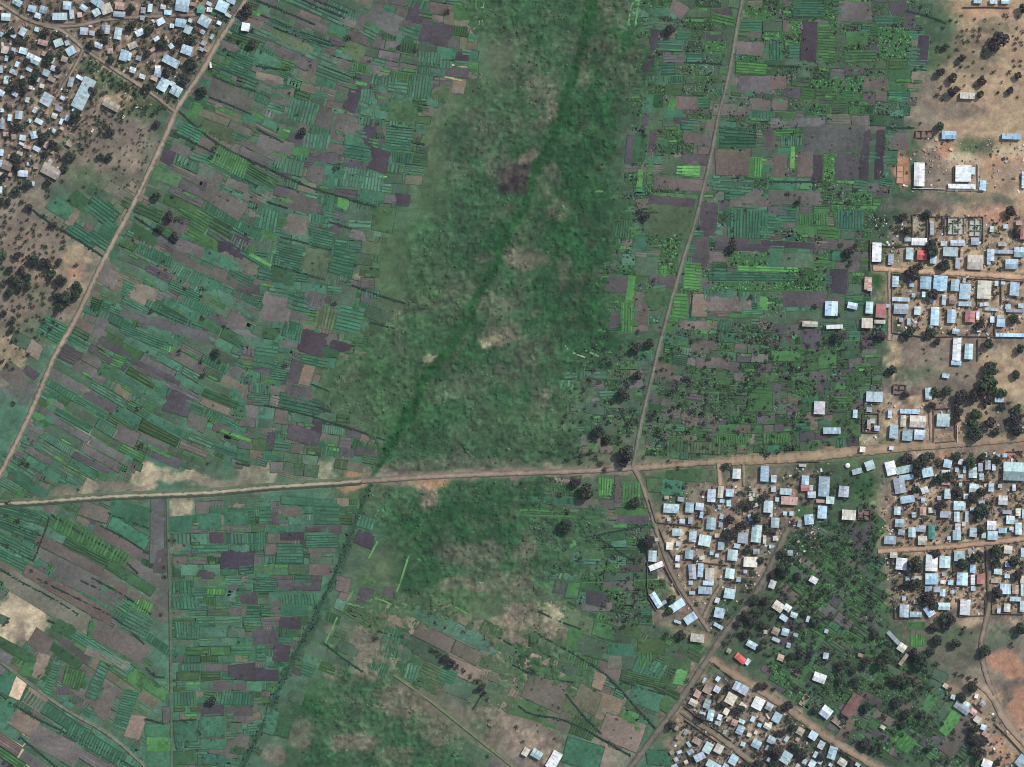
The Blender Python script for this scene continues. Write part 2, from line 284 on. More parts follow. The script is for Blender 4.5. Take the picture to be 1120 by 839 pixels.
wu2 = GU + 9 * (fbm(GU, GV, 16, 4, 3) - 0.5) * 2; wv2 = GV + 9 * (fbm(GU, GV, 16, 4, 4) - 0.5) * 2
edge_n = fbm(GU, GV, 8, 4, 52, 0.7)
for (cu, cv, ru, rv, k, s) in BLOBS:
    # only the part of the sheet the patch can reach
    i0, i1 = np.searchsorted(us, [cu - 2 * ru - 14, cu + 2 * ru + 14]); j0, j1 = np.searchsorted(vs, [cv - 2 * rv - 14, cv + 2 * rv + 14])
    sl_ = (slice(j0, j1), slice(i0, i1))
    q = np.hypot((wu2[sl_] - cu) / ru, (wv2[sl_] - cv) / rv)
    a = np.clip((1.35 - q) / 0.7, 0, 1)
    if k in 'sabBhz': a = np.clip(a * 1.25 + (edge_n[sl_] - 0.5) * 2.2 * (1 - np.abs(2 * a - 1)), 0, 1) * (0.8 + 0.4 * (edge_n[sl_] > .47))
    a = np.clip((s * (.62 if cv < 560 and cu < 400 and cv > 440 else .95) if k == 's' else s) * a, 0, 1)[..., None]; a = a * a * (3 - 2 * a) if s > 0.99 else a
    gcol[sl_] = gcol[sl_] * (1 - a) + SOIL[k] * a
dc = seg_dist(wu2, wv2, CANAL); a = (0.6 * np.clip((7 - dc) / 4, 0, 1))[..., None]; gcol = gcol * (1 - a) + SOIL['d'] * a
# plant communities: streaky mottling in the marsh, finer patchiness on dry land
pale = np.clip((fbm(GU, GV, 12, 4, 15) - 0.52) * 7, 0, 1) * np.clip(vil * 1.3 - .2, 0, 1) * np.where(GU < 300, 0.38, 0.55)
gcol = gcol * (1 - pale[..., None]) + SOIL['a'] * 1.15 * pale[..., None]
n1 = fbm(GU, GV, 22, 5, 5) - 0.5; n2 = fbm(GU * 0.6 + GV * 0.5, GV - 0.4 * GU, 9, 4, 6) - 0.5; n3 = fbm(GU, GV, 6, 3, 8, 0.8) - 0.5; n4 = vnoise(GU, GV, 2.6, 61) - 0.5
brown = np.clip((fbm(wu * 0.8, wv * 1.1, 30, 5, 9, 0.62) - 0.55) * 6, 0, 1) * np.clip(wet, 0, 1) * 0.42
olive = np.clip((fbm(wu, wv * 1.25, 17, 4, 31, 0.6) - 0.5) * 5, 0, 1) * np.clip(wet, 0, 1) * 0.24
gcol = gcol * (1 - olive[..., None]) + (SOIL['B'] * 0.5 + SOIL['y'] * 0.5) * 0.92 * olive[..., None]
gcol = gcol * (1 - brown[..., None]) + SOIL['h'] * brown[..., None]
lush = np.clip((fbm(wu, wv, 30, 5, 12) - 0.54) * 5, 0, 1) * np.clip(wet, 0, 1) * 0.5
gcol = gcol * (1 - lush[..., None]) + SOIL['d'] * lush[..., None]
ds = seg_dist(wu2, wv2, STREAM); a = (0.92 * np.clip((6.8 - ds) / 4, 0, 1) * np.clip(.55 + .8 * edge_n, 0, 1))[..., None]; gcol = gcol * (1 - a) + SOIL['e'] * 0.72 * a
gcol *= np.exp(0.4 * n1 + 0.6 * n2 + (0.6 + 1.0 * vil + 0.45 * wet) * n3 + (0.25 + 0.35 * vil + 0.25 * wet) * n4)[..., None]
gcol[..., 1] *= np.exp(0.22 * n1 * wet + 0.1 * n2)
ROADMASK = np.zeros(GU.shape)
dust = fbm(GU, GV, 10, 4, 71); PATHD = np.minimum(seg_dist(GU, GV, STREAM) - 4, seg_dist(GU, GV, CANAL) - 3)
for nm, pts, wd, *_ in ROADS:
    _ = [0, _[0]]; d_ = seg_dist(GU, GV, pts)
    PATHD = np.minimum(PATHD, d_ - wd / 2)
    ROADMASK = np.maximum(ROADMASK, np.clip((wd / 2 + 9 - d_) / 5, 0, 1))
    a = (np.clip((wd / 2 + 5 - d_) / 6, 0, 1) * np.clip((dust - 0.36) * 3.2, 0, 0.8) * (0.5 if wd < 2.1 else 1))[..., None]
    gcol = gcol * (1 - a) + alb(_[1]) * a * (0.9 + 0.3 * n3[..., None])
tus = np.clip(fbm(GU, GV, 8, 3, 21, 0.75) - 0.42, 0, 1) * 3.4 + np.clip(vnoise(GU, GV, 3.4, 33) - 0.6, 0, 1) * 3.5 + np.clip(vnoise(GU, GV, 4.5, 35) - 0.75, 0, 1) * 8
fine = (GU > -89) & (GU < 1209) & (GV > -89) & (GV < 929)
gz = tus * np.clip(wet * 1.4 - 0.3, 0, 1) * (1 - ROADMASK) * fine
gz += 0.12 * (vnoise(GU, GV, 4, 44)) * fine * (1 - ROADMASK) - 0.14
def ground_at(arr, u, v): return arr[np.clip(np.searchsorted(vs, v), 0, len(vs) - 1), np.clip(np.searchsorted(us, u), 0, len(us) - 1)]
def ground_mesh():
    h, w_ = GU.shape
    co = np.stack([GU - U0, V0 - GV, gz], -1).reshape(-1, 3).astype(np.float32)
    idx = np.arange(h * w_).reshape(h, w_)
    q = np.stack([idx[1:, :-1], idx[1:, 1:], idx[:-1, 1:], idx[:-1, :-1]], -1).reshape(-1, 4).astype(np.int32)
    me = bpy.data.meshes.new('ground'); me.vertices.add(len(co)); me.vertices.foreach_set('co', co.ravel())
    me.loops.add(q.size); me.loops.foreach_set('vertex_index', q.ravel())
    me.polygons.add(len(q)); me.polygons.foreach_set('loop_start', np.arange(0, q.size, 4, dtype=np.int32))
    me.update(calc_edges=True)
    at = me.attributes.new('tint', 'FLOAT_COLOR', 'POINT')
    buf = np.ones((h * w_, 4), np.float32); buf[:, :3] = np.clip(gcol, 0.004, 0.85).reshape(-1, 3)
    at.data.foreach_set('color', buf.ravel())
    me.materials.append(M_GROUND); me.polygons.foreach_set('use_smooth', np.ones(len(q), bool))
    return me
link('ground', ground_mesh(), kind='structure')

# ------------------------------------------------------------------ roads and paths
def resample(pts, step):
    out = []
    for (x0, y0), (x1, y1) in zip(pts[:-1], pts[1:]):
        n = max(1, int(math.hypot(x1 - x0, y1 - y0) / step))
        out += [(x0 + (x1 - x0) * k / n, y0 + (y1 - y0) * k / n) for k in range(n)]
    return out + [pts[-1]]
def smooth(pts, it=2):
    for _ in range(it):
        n = [pts[0]]
        for (x0, y0), (x1, y1) in zip(pts[:-1], pts[1:]):
            n += [(x0 * .75 + x1 * .25, y0 * .75 + y1 * .25), (x0 * .25 + x1 * .75, y0 * .25 + y1 * .75)]
        pts = n + [pts[-1]]
    return pts
def ribbon(name, pts, wd, c_mid, c_edge, z, bank=0.0, mat=None, rough=0.35, seed=0, **kw):
    r = random.Random(seed + int(pts[0][0] * 7)); mid, edge = np.asarray(c_mid), np.asarray(c_edge)
    p = resample(smooth(pts), 3.0)
    rows = []
    for i, (x, y) in enumerate(p):
        a, b = p[max(0, i - 1)], p[min(len(p) - 1, i + 1)]
        dx, dy = b[0] - a[0], b[1] - a[1]; L = math.hypot(dx, dy) or 1; nx, ny = -dy / L, dx / L
        wl = wd / 2 * (1 + rough * (r.random() - 0.5)); wr = wd / 2 * (1 + rough * (r.random() - 0.5))
        offs = [(-wl - 0.7, 0.02), (-wl, 0.05), (-wl * 0.45, 0.06), (0, 0.07), (wr * 0.45, 0.06), (wr, 0.05), (wr + 0.7, 0.02)]
        sk_ = 2.6 if bank > 1 else 0.8
        if bank: offs = [(-wl - 0.7 - sk_, -.1)] + [(o, zz + bank) for o, zz in offs] + [(wr + 0.7 + sk_, -.1)]
        rows.append([W3(x + nx * o, y + ny * o, z + zz) for o, zz in offs])
    m = MB(); k = len(rows[0]) - 1; gl_ = 0.0
    for i in range(len(rows) - 1):
        gl_ = gl_ * 0.7 + 0.3 * r.gauss(0, .16); g = math.exp(gl_ + r.gauss(0, .05)); gs = [r.random() for _ in range(4)]
        for j in range(k):
            jj = j - 1 if bank else j
            nn = k - 2 if bank else k
            if jj < 0 or jj >= nn: c = (edge * 0.72 + SOIL['x'] * 0.25) * g
            elif jj == 0 or jj == nn - 1: c = edge * g * (0.75 + 0.5 * gs[0 if jj == 0 else 1]) * (0.8 if gs[2] < .2 else 1)
            elif jj in (1, nn - 2): c = (mid * 0.8 + edge * 0.2) * g if gs[0 if jj == 1 else 1] > 0.22 else edge * g
            else: c = mid * (1.04 + 0.1 * (r.random() - 0.5)) * g
            m.face([rows[i][j], rows[i + 1][j], rows[i + 1][j + 1], rows[i][j + 1]], c)
    return m.build(name, mat or M_ROAD, **kw)
for i, (nm, pts, wd, c1, c2, bk) in enumerate(ROADS):
    if nm == 'causeway_road':
        ribbon(nm, pts, wd, alb(c1), alb(c2), 0.02, bank=1.6, kind='structure')
    else:
        ribbon(nm, pts, wd, alb(c1), alb(c2), 0.03 + 0.012 * (i % 7), bank=0.55, kind='structure')
# ------------------------------------------------------------------ water and ditches
DITCHES = [
 [(195,121),(222,146),(250,165),(280,178),(305,190),(330,202),(355,210),(380,217),(412,227)],
 [(35,229),(59,247),(90,265),(115,282)],[(147,237),(170,252),(192,267)],
 
 [(292,221),(315,228)],[(310,260),(335,266),(362,273)],[(300,290),(330,299),(355,306)],[(385,312),(420,325),(470,340)],[(440,392),(475,399)],
 [(405,352),(440,362)],[(360,243),(385,250)],
 [(290,443),(330,452),(365,463),(400,474),(422,482)],
 [(340,420),(360,428)],[(345,444),(362,450)],[(118,561),(142,570),(163,578)],[(110,575),(135,587),(163,606)],[(56,563),(75,575),(100,590),(125,603),(150,626)],[(0,571),(25,578),(45,586)],[(0,594),(18,602),(36,613)],
 [(54,566),(47,588),(36,614)],[(0,622),(20,635),(50,650),(75,665),(86,672)],[(37,631),(85,655),(130,677),(158,705)],[(100,632),(135,650),(165,672)],[(52,678),(75,690)],
 [(-20,744),(0,759),(12,769),(42,787),(87,809),(125,826),(150,842)],[(22,806),(45,825),(65,842)],[(88,635),(110,645)],
 [(585,692),(622,712),(660,735),(675,750),(697,775),(717,797)],[(567,772),(580,782),(610,785),(635,795),(665,812),(690,827)],[(612,750),(635,780),(660,805)],[(560,727),(587,740),(630,747)],[(588,668),(612,680),(635,688)],
 [(354,703),(375,720),(397,735)],[(413,690),(438,697)],[(545,697),(560,706)],[(530,755),(517,776)],[(680,745),(700,752),(728,760)],[(668,667),(688,672)],
 [(198,787),(210,794),(220,803)],[(160,730),(168,740),(180,741)],[(185,789),(215,787)],[(159,786),(180,792)],[(221,828),(240,836)],
 [(826,135),(826,157)],[(757,320),(755,347)],[(700,232),(722,233)],[(750,68),(790,70)],[(840,72),(875,73)],[(990,12),(1020,19),(1035,26)],[(970,140),(1000,140)],[(842,199),(900,199)],
 [(280,0),(310,12),(345,27)],[(345,0),(380,14)],[(330,0),(352,10),(375,18)],[(285,16),(330,36),(362,46)],[(300,30),(340,44),(365,50)],[(280,72),(315,77)],[(355,73),(395,87)],[(280,140),(310,156)],[(425,137),(455,143)],[(438,151),(452,155)],[(455,156),(464,158)],
 [(228,106),(252,115),(275,125)],[(232,82),(252,92),(280,100)],[(190,145),(215,158),(240,170)],[(263,170),(280,180)],[(268,196),(282,204)],[(618,503),(650,495)],[(588,494),(610,496)],[(695,615),(650,585)],[(640,588),(690,578),(708,574)],
]
for i, d in enumerate(DITCHES):
    ribbon('ditch', d, 0.7 if i == 0 or (500 < d[0][0] < 640 and d[0][1] > 680) else 0.6, alb((30, 46, 42)), alb((46, 66, 56)), 0.50, mat=M_FIELD, rough=0.9, seed=i, kind='structure')
ribbon('canal', CANAL, 2.2, alb((44, 74, 58)), alb((54, 84, 62)), 0.42, mat=M_FIELD, rough=0.8, kind='structure')
# ------------------------------------------------------------------ single plots that stand out: u, v, length, width, turn, crop letter, beds (r along, c across, n none)
PLOTS = """
347 12 65 9 24 t r;300 42 150 8 24 t r;345 28 65 9 24 m n;327 37 75 7 22 t r;318 47 50 12 24 y n;313 60 52 9 28 m n;292 65 30 12 24 t n;295 85 30 8 12 b n;420 22 38 22 28 m n;454 16 18 22 20 P n
477 36 34 26 15 p n;450 36 18 12 20 t r;471 63 26 12 5 t c;504 62 18 8 8 P n;502 72 18 2 8 s n;500 79 26 10 5 p n;496 86 20 1.5 12 s n;527 15 4 26 6 L n;505 12 16 20 0 q n;457 95 18 26 8 t c
470 96 4 26 8 T n;476 97 6 24 8 p n;386 108 14 30 22 P n;419 110 12 12 12 m n;404 145 14 26 22 P n;437 150 30 26 8 T r;356 172 28 11 5 p n;390 166 28 16 8 T r;388 179 20 9 8 p n;415 175 20 25 15 P n
398 197 45 20 10 t c;419 193 10 2 10 L n;355 130 18 22 20 m n;380 137 30 20 20 m n;330 122 30 25 15 t c;440 122 30 25 10 x n;410 75 16 11 15 m n;388 57 22 18 30 y n;394 25 8 20 15 m n;440 52 14 5 5 D n
402 37 22 14 25 t r;365 82 40 14 22 t r;420 88 30 14 10 t c;345 155 30 16 8 t c;312 130 30 12 15 k n;300 160 40 16 15 m n;320 182 26 16 15 t c;345 190 20 20 15 m n;362 197 10 18 8 T n;400 105 14 16 12 t c
265 72 22 24 22 T r;245 78 20 10 22 T r;252 105 50 25 22 m n;213 122 12 18 20 q n;208 145 26 16 25 T r;224 160 15 18 22 z n;185 172 18 16 25 P n;220 172 22 10 20 T r;252 177 40 22 25 q c;230 192 28 18 20 m n
260 202 25 12 20 m n;273 128 16 12 20 T n;240 145 40 14 25 y n;182 193 30 14 20 x n;262 150 20 10 25 T r;275 90 12 14 20 T r
66 227 26 16 35 T n;80 238 10 22 30 b n;88 222 26 14 38 w n;112 230 36 22 35 T r;97 249 8 8 30 z n;90 257 36 13 35 T r;118 252 16 16 32 T n;117 302 26 18 30 z n;139 315 12 18 20 T r;160 320 24 14 18 b n
170 280 42 12 25 T c;157 257 30 12 28 w n;262 260 22 8 22 P n;252 272 32 13 20 P n;240 285 40 15 22 T n;225 295 80 12 24 m n;272 317 26 14 22 p n;185 357 110 12 18 m n;125 380 36 9 25 p n;160 370 60 10 22 T r
129 395 14 14 20 G r;117 407 18 16 20 w n;170 407 60 8 25 p n;183 381 14 9 20 G c;259 352 20 18 20 m n;38 382 16 14 35 b n;75 388 26 16 25 p r;15 410 26 18 35 z n;33 408 18 10 35 p n;57 360 28 22 30 T r
217 247 18 30 30 q r;245 220 50 20 30 m n;202 318 36 10 24 T r;215 335 40 10 24 T c;190 345 40 9 24 T r;140 300 20 10 28 k n;110 355 12 26 25 m n;205 270 40 12 26 m n;230 312 20 12 22 T n;262 305 30 12 22 T r
331 222 34 20 15 m n;376 222 12 14 10 G n;392 234 28 20 12 k n;440 219 14 13 8 P n;407 213 26 9 10 T n;370 237 10 12 15 p n;366 251 10 12 15 p n;392 257 18 9 15 m n;325 246 24 22 15 B n;352 260 28 20 12 T r
316 281 30 22 12 T r;346 287 26 28 10 y n;375 287 26 30 12 T r;287 267 20 15 20 k n;310 302 28 16 15 w n;302 337 32 30 12 m n;382 350 28 28 12 T r;355 347 22 25 12 y c;342 375 28 24 15 P n;374 380 28 10 15 P n
316 377 18 10 10 m n;321 362 22 16 15 T c;322 407 14 25 18 p n;291 390 25 25 8 T r;377 325 26 25 12 k n;400 325 10 12 10 p n;415 345 30 12 20 k n;325 330 24 18 12 T r;355 305 24 12 12 k c;290 300 16 14 14 T r
335 410 14 22 15 b n;292 240 24 22 15 T c;295 258 20 8 15 q n;420 240 24 26 8 x n;360 222 12 20 10 T n;306 405 18 20 12 T r;345 395 30 10 12 T r;343 328 22 20 14 m c;388 368 20 10 14 x n
716 45 10 24 6 P n;711 58 10 2 8 b n;709 73 9 26 8 P n;708 113 11 17 5 T n;705 131 8 14 5 p n;689 163 10 30 5 p n;700 162 14 30 5 w n;715 155 10 25 5 p n;742 10 18 16 30 z n;790 21 26 11 10 q r
830 12 30 12 5 q r;822 75 34 14 3 G r;825 92 34 18 3 m n;820 54 30 14 3 z n;735 114 8 14 10 G n;752 113 24 14 5 z n;752 187 25 11 5 L r;735 182 24 20 15 k n;760 174 30 9 5 p n;807 150 40 22 2 T r
802 178 38 28 2 z n;826 183 14 20 2 G c;802 203 44 14 2 t r;745 201 60 12 3 z n;700 197 6 24 4 G n;711 187 6 30 4 q n;800 120 40 12 2 m n;760 122 30 5 3 p n;745 132 16 6 3 p n;764 140 12 10 5 y n
885 10 35 16 0 T r;907 12 12 20 0 q r;935 12 35 20 0 m n;982 10 18 15 0 p n;995 21 12 22 3 p n;970 22 26 10 0 T r;869 30 14 14 0 q r;885 46 17 42 2 P n;904 47 21 40 2 q r;917 50 8 38 2 k n
937 42 22 16 0 q n;940 61 34 14 0 x r;980 47 36 32 0 q c;1009 54 11 30 5 P n;935 77 24 8 0 p n;957 92 28 15 0 z n;915 94 14 16 0 q r;934 94 17 18 0 q r;930 107 28 6 3 q n;897 120 22 10 0 q c
937 121 16 8 0 q n;912 152 66 30 1 m n;946 170 9 54 3 P n;962 170 10 54 2 P n;954 170 5 50 2 k n;984 155 22 18 0 z n;894 183 11 28 0 P n;907 183 12 30 2 q r;926 182 24 28 0 p n;852 182 14 26 3 z n
880 180 18 28 0 z n;867 172 5 24 2 G n;842 152 10 26 0 p n;860 145 20 8 0 q r;872 134 60 12 0 m n;850 90 20 14 0 z n;925 72 60 6 0 k n;868 55 12 16 0 T r;848 55 14 24 0 T c;950 108 14 12 0 p n
735 220 50 10 4 p n;737 214 50 3 5 q n;735 242 50 36 4 y n;775 240 18 38 4 p n;767 275 18 32 8 p n;817 245 44 32 2 T c;820 221 44 10 2 z n;800 262 40 8 3 p n;812 270 60 7 3 P n;786 282 20 14 5 z n
820 284 40 14 2 q r;840 294 66 7 1 G r;825 303 100 9 1 T r;838 313 120 8 1 q r;850 323 60 6 1 k n;757 302 20 28 3 G r;744 335 16 28 4 G r;764 334 18 24 3 b n;797 332 48 16 2 z n;812 345 30 4 0 q n
834 332 12 14 2 G n;732 279 18 32 10 q c;726 297 6 12 10 G n;730 308 24 14 10 p n;702 338 14 36 4 z n;690 317 8 30 8 G n;686 347 12 32 3 G c;707 292 26 20 3 k n;720 325 34 18 5 x n;680 225 18 16 5 w n
670 288 18 9 25 k n;674 310 22 18 10 p n;670 350 12 16 0 p n;725 407 24 16 10 z n;760 356 34 9 3 z n;870 216 56 12 2 m n;862 268 60 8 2 P n;847 283 16 18 0 T n;872 285 36 16 1 k n;876 305 40 22 1 q c
897 305 12 28 0 q r;917 308 18 26 2 P n;880 327 48 16 0 p n;887 372 22 22 2 p n;890 240 30 12 2 q c;860 235 20 16 2 T r;930 240 30 20 2 T c;850 230 20 10 1 p n;700 265 14 14 5 T n;680 250 20 20 5 w c
195 442 28 22 20 p n;137 477 26 18 25 m n;215 462 20 14 20 m n;103 560 32 16 20 z n;142 562 44 22 18 T n;140 583 48 16 32 T n;130 592 60 12 30 z n;100 592 90 14 28 q c;75 607 80 12 27 z n;72 620 80 12 27 m n
20 560 50 12 15 T r;20 579 46 12 22 T r;18 597 46 12 27 T r;13 612 36 12 27 T r;172 582 15 70 2 m n;175 612 13 28 2 p n;262 550 36 12 0 k n;197 573 26 16 0 T n;228 571 26 16 0 T n;259 568 26 14 0 T n
236 588 16 14 0 p n;260 612 36 18 0 P n;225 628 18 8 0 p n;326 430 30 16 10 p n;332 476 34 14 15 p n;347 467 12 14 15 P n;296 482 8 18 5 P n;307 456 14 14 10 z n;402 494 26 9 5 p n;379 495 16 10 5 p n
407 483 24 8 15 b n;327 442 45 14 12 T r;319 560 20 10 0 z n;320 587 26 8 0 P n;357 562 26 22 0 T r;337 549 60 8 3 T n;352 592 36 14 0 T r;317 605 28 22 0 T r;352 602 30 5 0 m n;299 567 12 14 0 p n
367 579 14 8 0 p n;399 590 20 14 18 P n;400 572 20 14 15 T c;642 445 36 12 5 k n;630 430 14 12 5 q n;735 532 22 18 0 T n;716 531 18 14 0 x n;662 532 14 20 0 G c;690 540 18 24 3 q c;676 535 6 28 0 z n
690 560 36 8 2 q n;692 568 34 8 2 p n;600 547 60 6 2 T n;600 562 60 8 2 q r;627 596 8 9 0 G n;757 462 14 9 0 z n;260 552 20 8 0 b n;290 560 14 20 0 T r;272 560 10 20 0 T r;230 600 40 8 0 T r
50 658 100 22 32 B n;75 650 110 14 30 z n;95 642 80 14 28 m n;132 648 14 22 15 z n;155 663 20 12 20 G c;150 682 30 22 28 t r;130 702 66 20 25 z n;101 689 8 18 10 q n;118 720 50 9 22 b n;70 688 26 16 30 w n
57 742 8 36 20 T r;30 732 14 14 10 q n;45 702 22 20 30 z n;45 728 14 28 20 b n;8 747 14 24 25 T n;20 753 14 22 25 s n;38 765 24 20 30 b n;5 776 18 26 15 T n;62 783 90 12 33 T c;105 815 70 14 32 T c
26 790 32 20 30 b n;62 815 56 24 28 m n;80 742 20 20 15 q c;70 755 14 10 0 p n;107 745 12 40 22 T r;115 770 14 32 22 z n;137 775 16 44 20 T r;148 795 18 26 15 b n;145 742 8 12 10 G n;172 798 26 14 3 T n
174 815 25 15 2 L n;172 831 26 14 0 T n;203 800 26 22 0 T n;224 795 10 22 0 T n;238 795 16 20 0 T n;234 814 28 10 2 T n;203 829 28 14 0 w n;234 830 24 12 10 T n;198 765 32 16 0 T c;260 765 36 14 0 T c
264 735 28 16 0 P n;240 750 14 12 0 p n;232 778 24 12 0 p n;261 778 28 9 0 p n;272 655 20 14 0 p n;200 643 26 14 0 T c;202 660 28 14 0 T c;236 647 20 7 0 G c;182 782 8 18 0 m n;205 690 26 18 0 T c
290 640 26 16 0 T r;327 640 46 10 0 p n;327 656 38 13 0 T c;322 668 30 9 0 T n;317 682 22 12 0 P n;290 697 26 14 0 p n;312 699 16 10 0 T r;308 715 17 17 8 P n;285 715 10 18 0 T r;292 738 24 12 5 P n
375 640 15 16 15 z n;371 662 10 10 20 t n;400 652 18 18 18 p n;425 650 14 12 18 p n;427 703 20 34 20 T c;415 731 20 16 20 T c;450 735 14 16 18 t c;442 717 12 10 18 m n;465 760 24 8 28 p n;490 740 18 14 22 T r
337 732 14 12 20 T r;296 790 15 28 15 T n;310 795 13 22 15 w n;520 825 34 16 30 p n;597 757 46 32 25 B n;642 765 28 24 25 B n;680 800 44 30 20 b n;680 710 28 12 3 T n;712 707 28 16 3 p n;705 722 14 16 0 q c
672 724 14 14 0 z n;744 740 12 18 15 G n;707 762 36 20 20 T n;728 770 20 17 35 p n;706 675 14 18 0 T r;627 646 14 16 10 q n;612 642 12 14 10 p n;652 655 22 16 10 p n;637 825 40 26 15 T n;720 829 26 16 0 T n
627 697 14 20 20 q n;660 690 24 14 12 q n;600 710 30 12 25 k n;560 712 30 10 20 k n;620 730 22 14 25 z n;690 790 30 8 45 q n;655 745 12 18 15 b n;595 735 30 12 25 x n;700 742 44 12 12 x r;740 725 30 14 10 p n
901 650 18 26 20 q r;1004 700 16 14 0 G c;1040 790 13 30 32 G n;987 810 26 18 35 G c;1047 805 20 48 35 z n;855 740 24 18 30 q r;885 727 5 26 30 T n;880 735 5 24 30 q n;1015 770 10 24 35 q n;900 690 26 14 35 q r
930 700 20 12 30 q c;1030 780 8 26 35 k n;925 800 10 30 32 z n;948 720 16 10 20 q n;975 700 22 10 40 x n;860 700 20 14 10 p n;893 705 5 30 38 q n;1003 685 18 8 0 q n;1005 692 16 6 0 z n;1045 770 8 20 32 q n
750 520 40 12 0 x n;772 520 20 12 0 y n;800 480 40 10 2 q c;850 480 30 12 2 q c;770 490 36 12 2 y c;740 488 24 14 2 x c;925 465 30 20 3 x n;880 425 26 20 2 q c;935 415 20 14 2 x n;830 440 26 18 2 q n
920 440 26 12 2 q r;905 395 20 14 2 q n;765 380 20 14 2 z n;780 397 36 10 2 z n;860 390 30 12 2 q n;880 560 18 12 2 x n;690 690 20 10 10 x n;1085 45 1 1 0 a n
"""
def crop_color(k, r):
    c = SOIL[k] * math.exp(r.gauss(0, 0.10)); c = c * np.array([1 + r.gauss(0, .04), 1, 1 + r.gauss(0, .04)])
    return c
def plot_beds(m, cu, cv, L, Wd, turn, k, beds, r, zo=0.0):
    """one plot: raised beds with furrows between them, or a single rough tilled sheet"""
    t = rad(turn); ca, sa = math.cos(t), math.sin(t); base = crop_color(k, r)
    hl, hw = L / 2, Wd / 2; jj = min(1.5, 0.1 * min(L, Wd)); J = [(r.uniform(-jj, jj), r.uniform(-jj, jj)) for _ in range(4)]
    def pt(a, b, z):   # corners are never quite square
        p, q = (a + hl) / L, (b + hw) / Wd; w4 = ((1 - p) * (1 - q), p * (1 - q), p * q, (1 - p) * q)
        a += sum(k_ * j_[0] for k_, j_ in zip(w4, J)); b += sum(k_ * j_[1] for k_, j_ in zip(w4, J))
        return W3(cu + ca * a - sa * b, cv + sa * a + ca * b, z + zo)
    crop = k in 'tTgGLqwexy'
    z0 = 0.12; zc = 0.22 if not crop else 0.3
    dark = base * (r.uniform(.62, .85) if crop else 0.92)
    ed = r.choice([0.45, 0.55, 0.65, 0.85, 1.2]); eb = (base * 0.45 + SOIL['x'] * 0.55) * ed * np.array([1, 1.06, 1])
    if r.random() < 0.22: eb = SOIL['q'] * r.uniform(.9, 1.35)
    e_ = 0.75
    m.face([pt(-hl - e_, hw + e_, z0 - .02), pt(hl + e_, hw + e_, z0 - .02), pt(hl + e_, -hw - e_, z0 - .02), pt(-hl - e_, -hw - e_, z0 - .02)], eb)
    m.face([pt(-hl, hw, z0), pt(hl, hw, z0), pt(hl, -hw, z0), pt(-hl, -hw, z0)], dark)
    if beds == 's':   # mixed garden: clumps of leaves at all spacings over dark soil
        for _ in range(int(L * Wd / 4.5)):
            a, b, R = r.uniform(-hl, hl), r.uniform(-hw, hw), r.uniform(0.6, 1.7); h = R * r.uniform(.35, .7)
            c = base * math.exp(r.gauss(0.05, 0.32))
            if r.random() < 0.08: c = SOIL['G'] * r.uniform(.5, .9)
            elif r.random() < 0.16: c = np.array((.034, .04, .036)) * r.uniform(.7, 1.4); h *= 1.8; R *= 1.15
            q = [pt(a + R * math.cos(w_) * r.uniform(.7, 1.2), b - R * math.sin(w_) * r.uniform(.7, 1.2), z0) for w_ in (0, 1.26, 2.5, 3.77, 5.0)]; top = pt(a, b, z0 + h)
            for i in range(5): m.face([q[i], q[(i + 1) % 5], top], c)
        return
    if beds == 'n' or min(L, Wd) < 5:
        nu, nv = max(1, int(L / 3.2)), max(1, int(Wd / 3.2))
        P = {}
        for i in range(nu + 1):
            for j in range(nv + 1):
                e = i in (0, nu) or j in (0, nv)
                P[i, j] = pt(-hl + L * i / nu + r.uniform(-.6, .6), -hw + Wd * j / nv + r.uniform(-.6, .6), zc - 0.06 if e else zc + r.uniform(0, 0.22))
        ph = r.uniform(0, 6); dr = r.uniform(0.2, .5); q = r.random()
        for i in range(nu):
            for j in range(nv):
                g = 1 + r.gauss(0, 0.06) + (0.13 * math.sin(ph + i * dr + j * dr * 0.7))
                if crop and r.random() < 0.08: g *= 0.75
                m.face([P[i, j + 1], P[i + 1, j + 1], P[i + 1, j], P[i, j]], base * g)
        return
    ph_ = r.uniform(0, 6)
    pit = r.choice([2.6, 3.0, 3.4, 4.0])
    if beds == 'c': n, along, other = max(2, round(L / pit)), Wd, L
    else: n, along, other = max(2, round(Wd / pit)), L, Wd
    pitch = other / n; ns = max(1, int(along / 6))
    for i in range(n):
        g0 = 1 + r.gauss(0, 0.09); c0 = -other / 2 + pitch * (i + .5); hb = pitch * r.uniform(.28, .43)
        if r.random() < 0.05: continue
        for s in range(ns):
            a0, a1 = -along / 2 + along * s / ns + (.5 if s == 0 else 0), -along / 2 + along * (s + 1) / ns - (.5 if s == ns - 1 else 0)
            c0 += r.gauss(0, .10)
            if r.random() < 0.05: continue
            if r.random() < 0.06: a1 -= 1.0
            g = base * g0 * (1 + r.gauss(0, 0.09) + .10 * math.sin(ph_ + a0 * .21 + i * .5)); g = g * .72 + SOIL['m'] * .28 if r.random() < .08 else g; zt = 0.34 + (0.18 if crop else 0) + r.uniform(0, .12)
            def q2(a, b, z): return pt(a, b, z) if beds == 'r' else pt(b, a, z)
            lo = [(a0, c0 - hb), (a1, c0 - hb), (a1, c0 + hb), (a0, c0 + hb)]
            hi = [(a0, c0 - hb * .7), (a1, c0 - hb * .7), (a1, c0 + hb * .7), (a0, c0 + hb * .7)]
            def F(pts, col):
                P = [q2(*p) for p in pts]
                A = (P[1][0] - P[0][0]) * (P[2][1] - P[0][1]) - (P[1][1] - P[0][1]) * (P[2][0] - P[0][0])
                m.face(P if A > 0 else P[::-1], col)
            F([(a, b, zt) for a, b in hi], g)
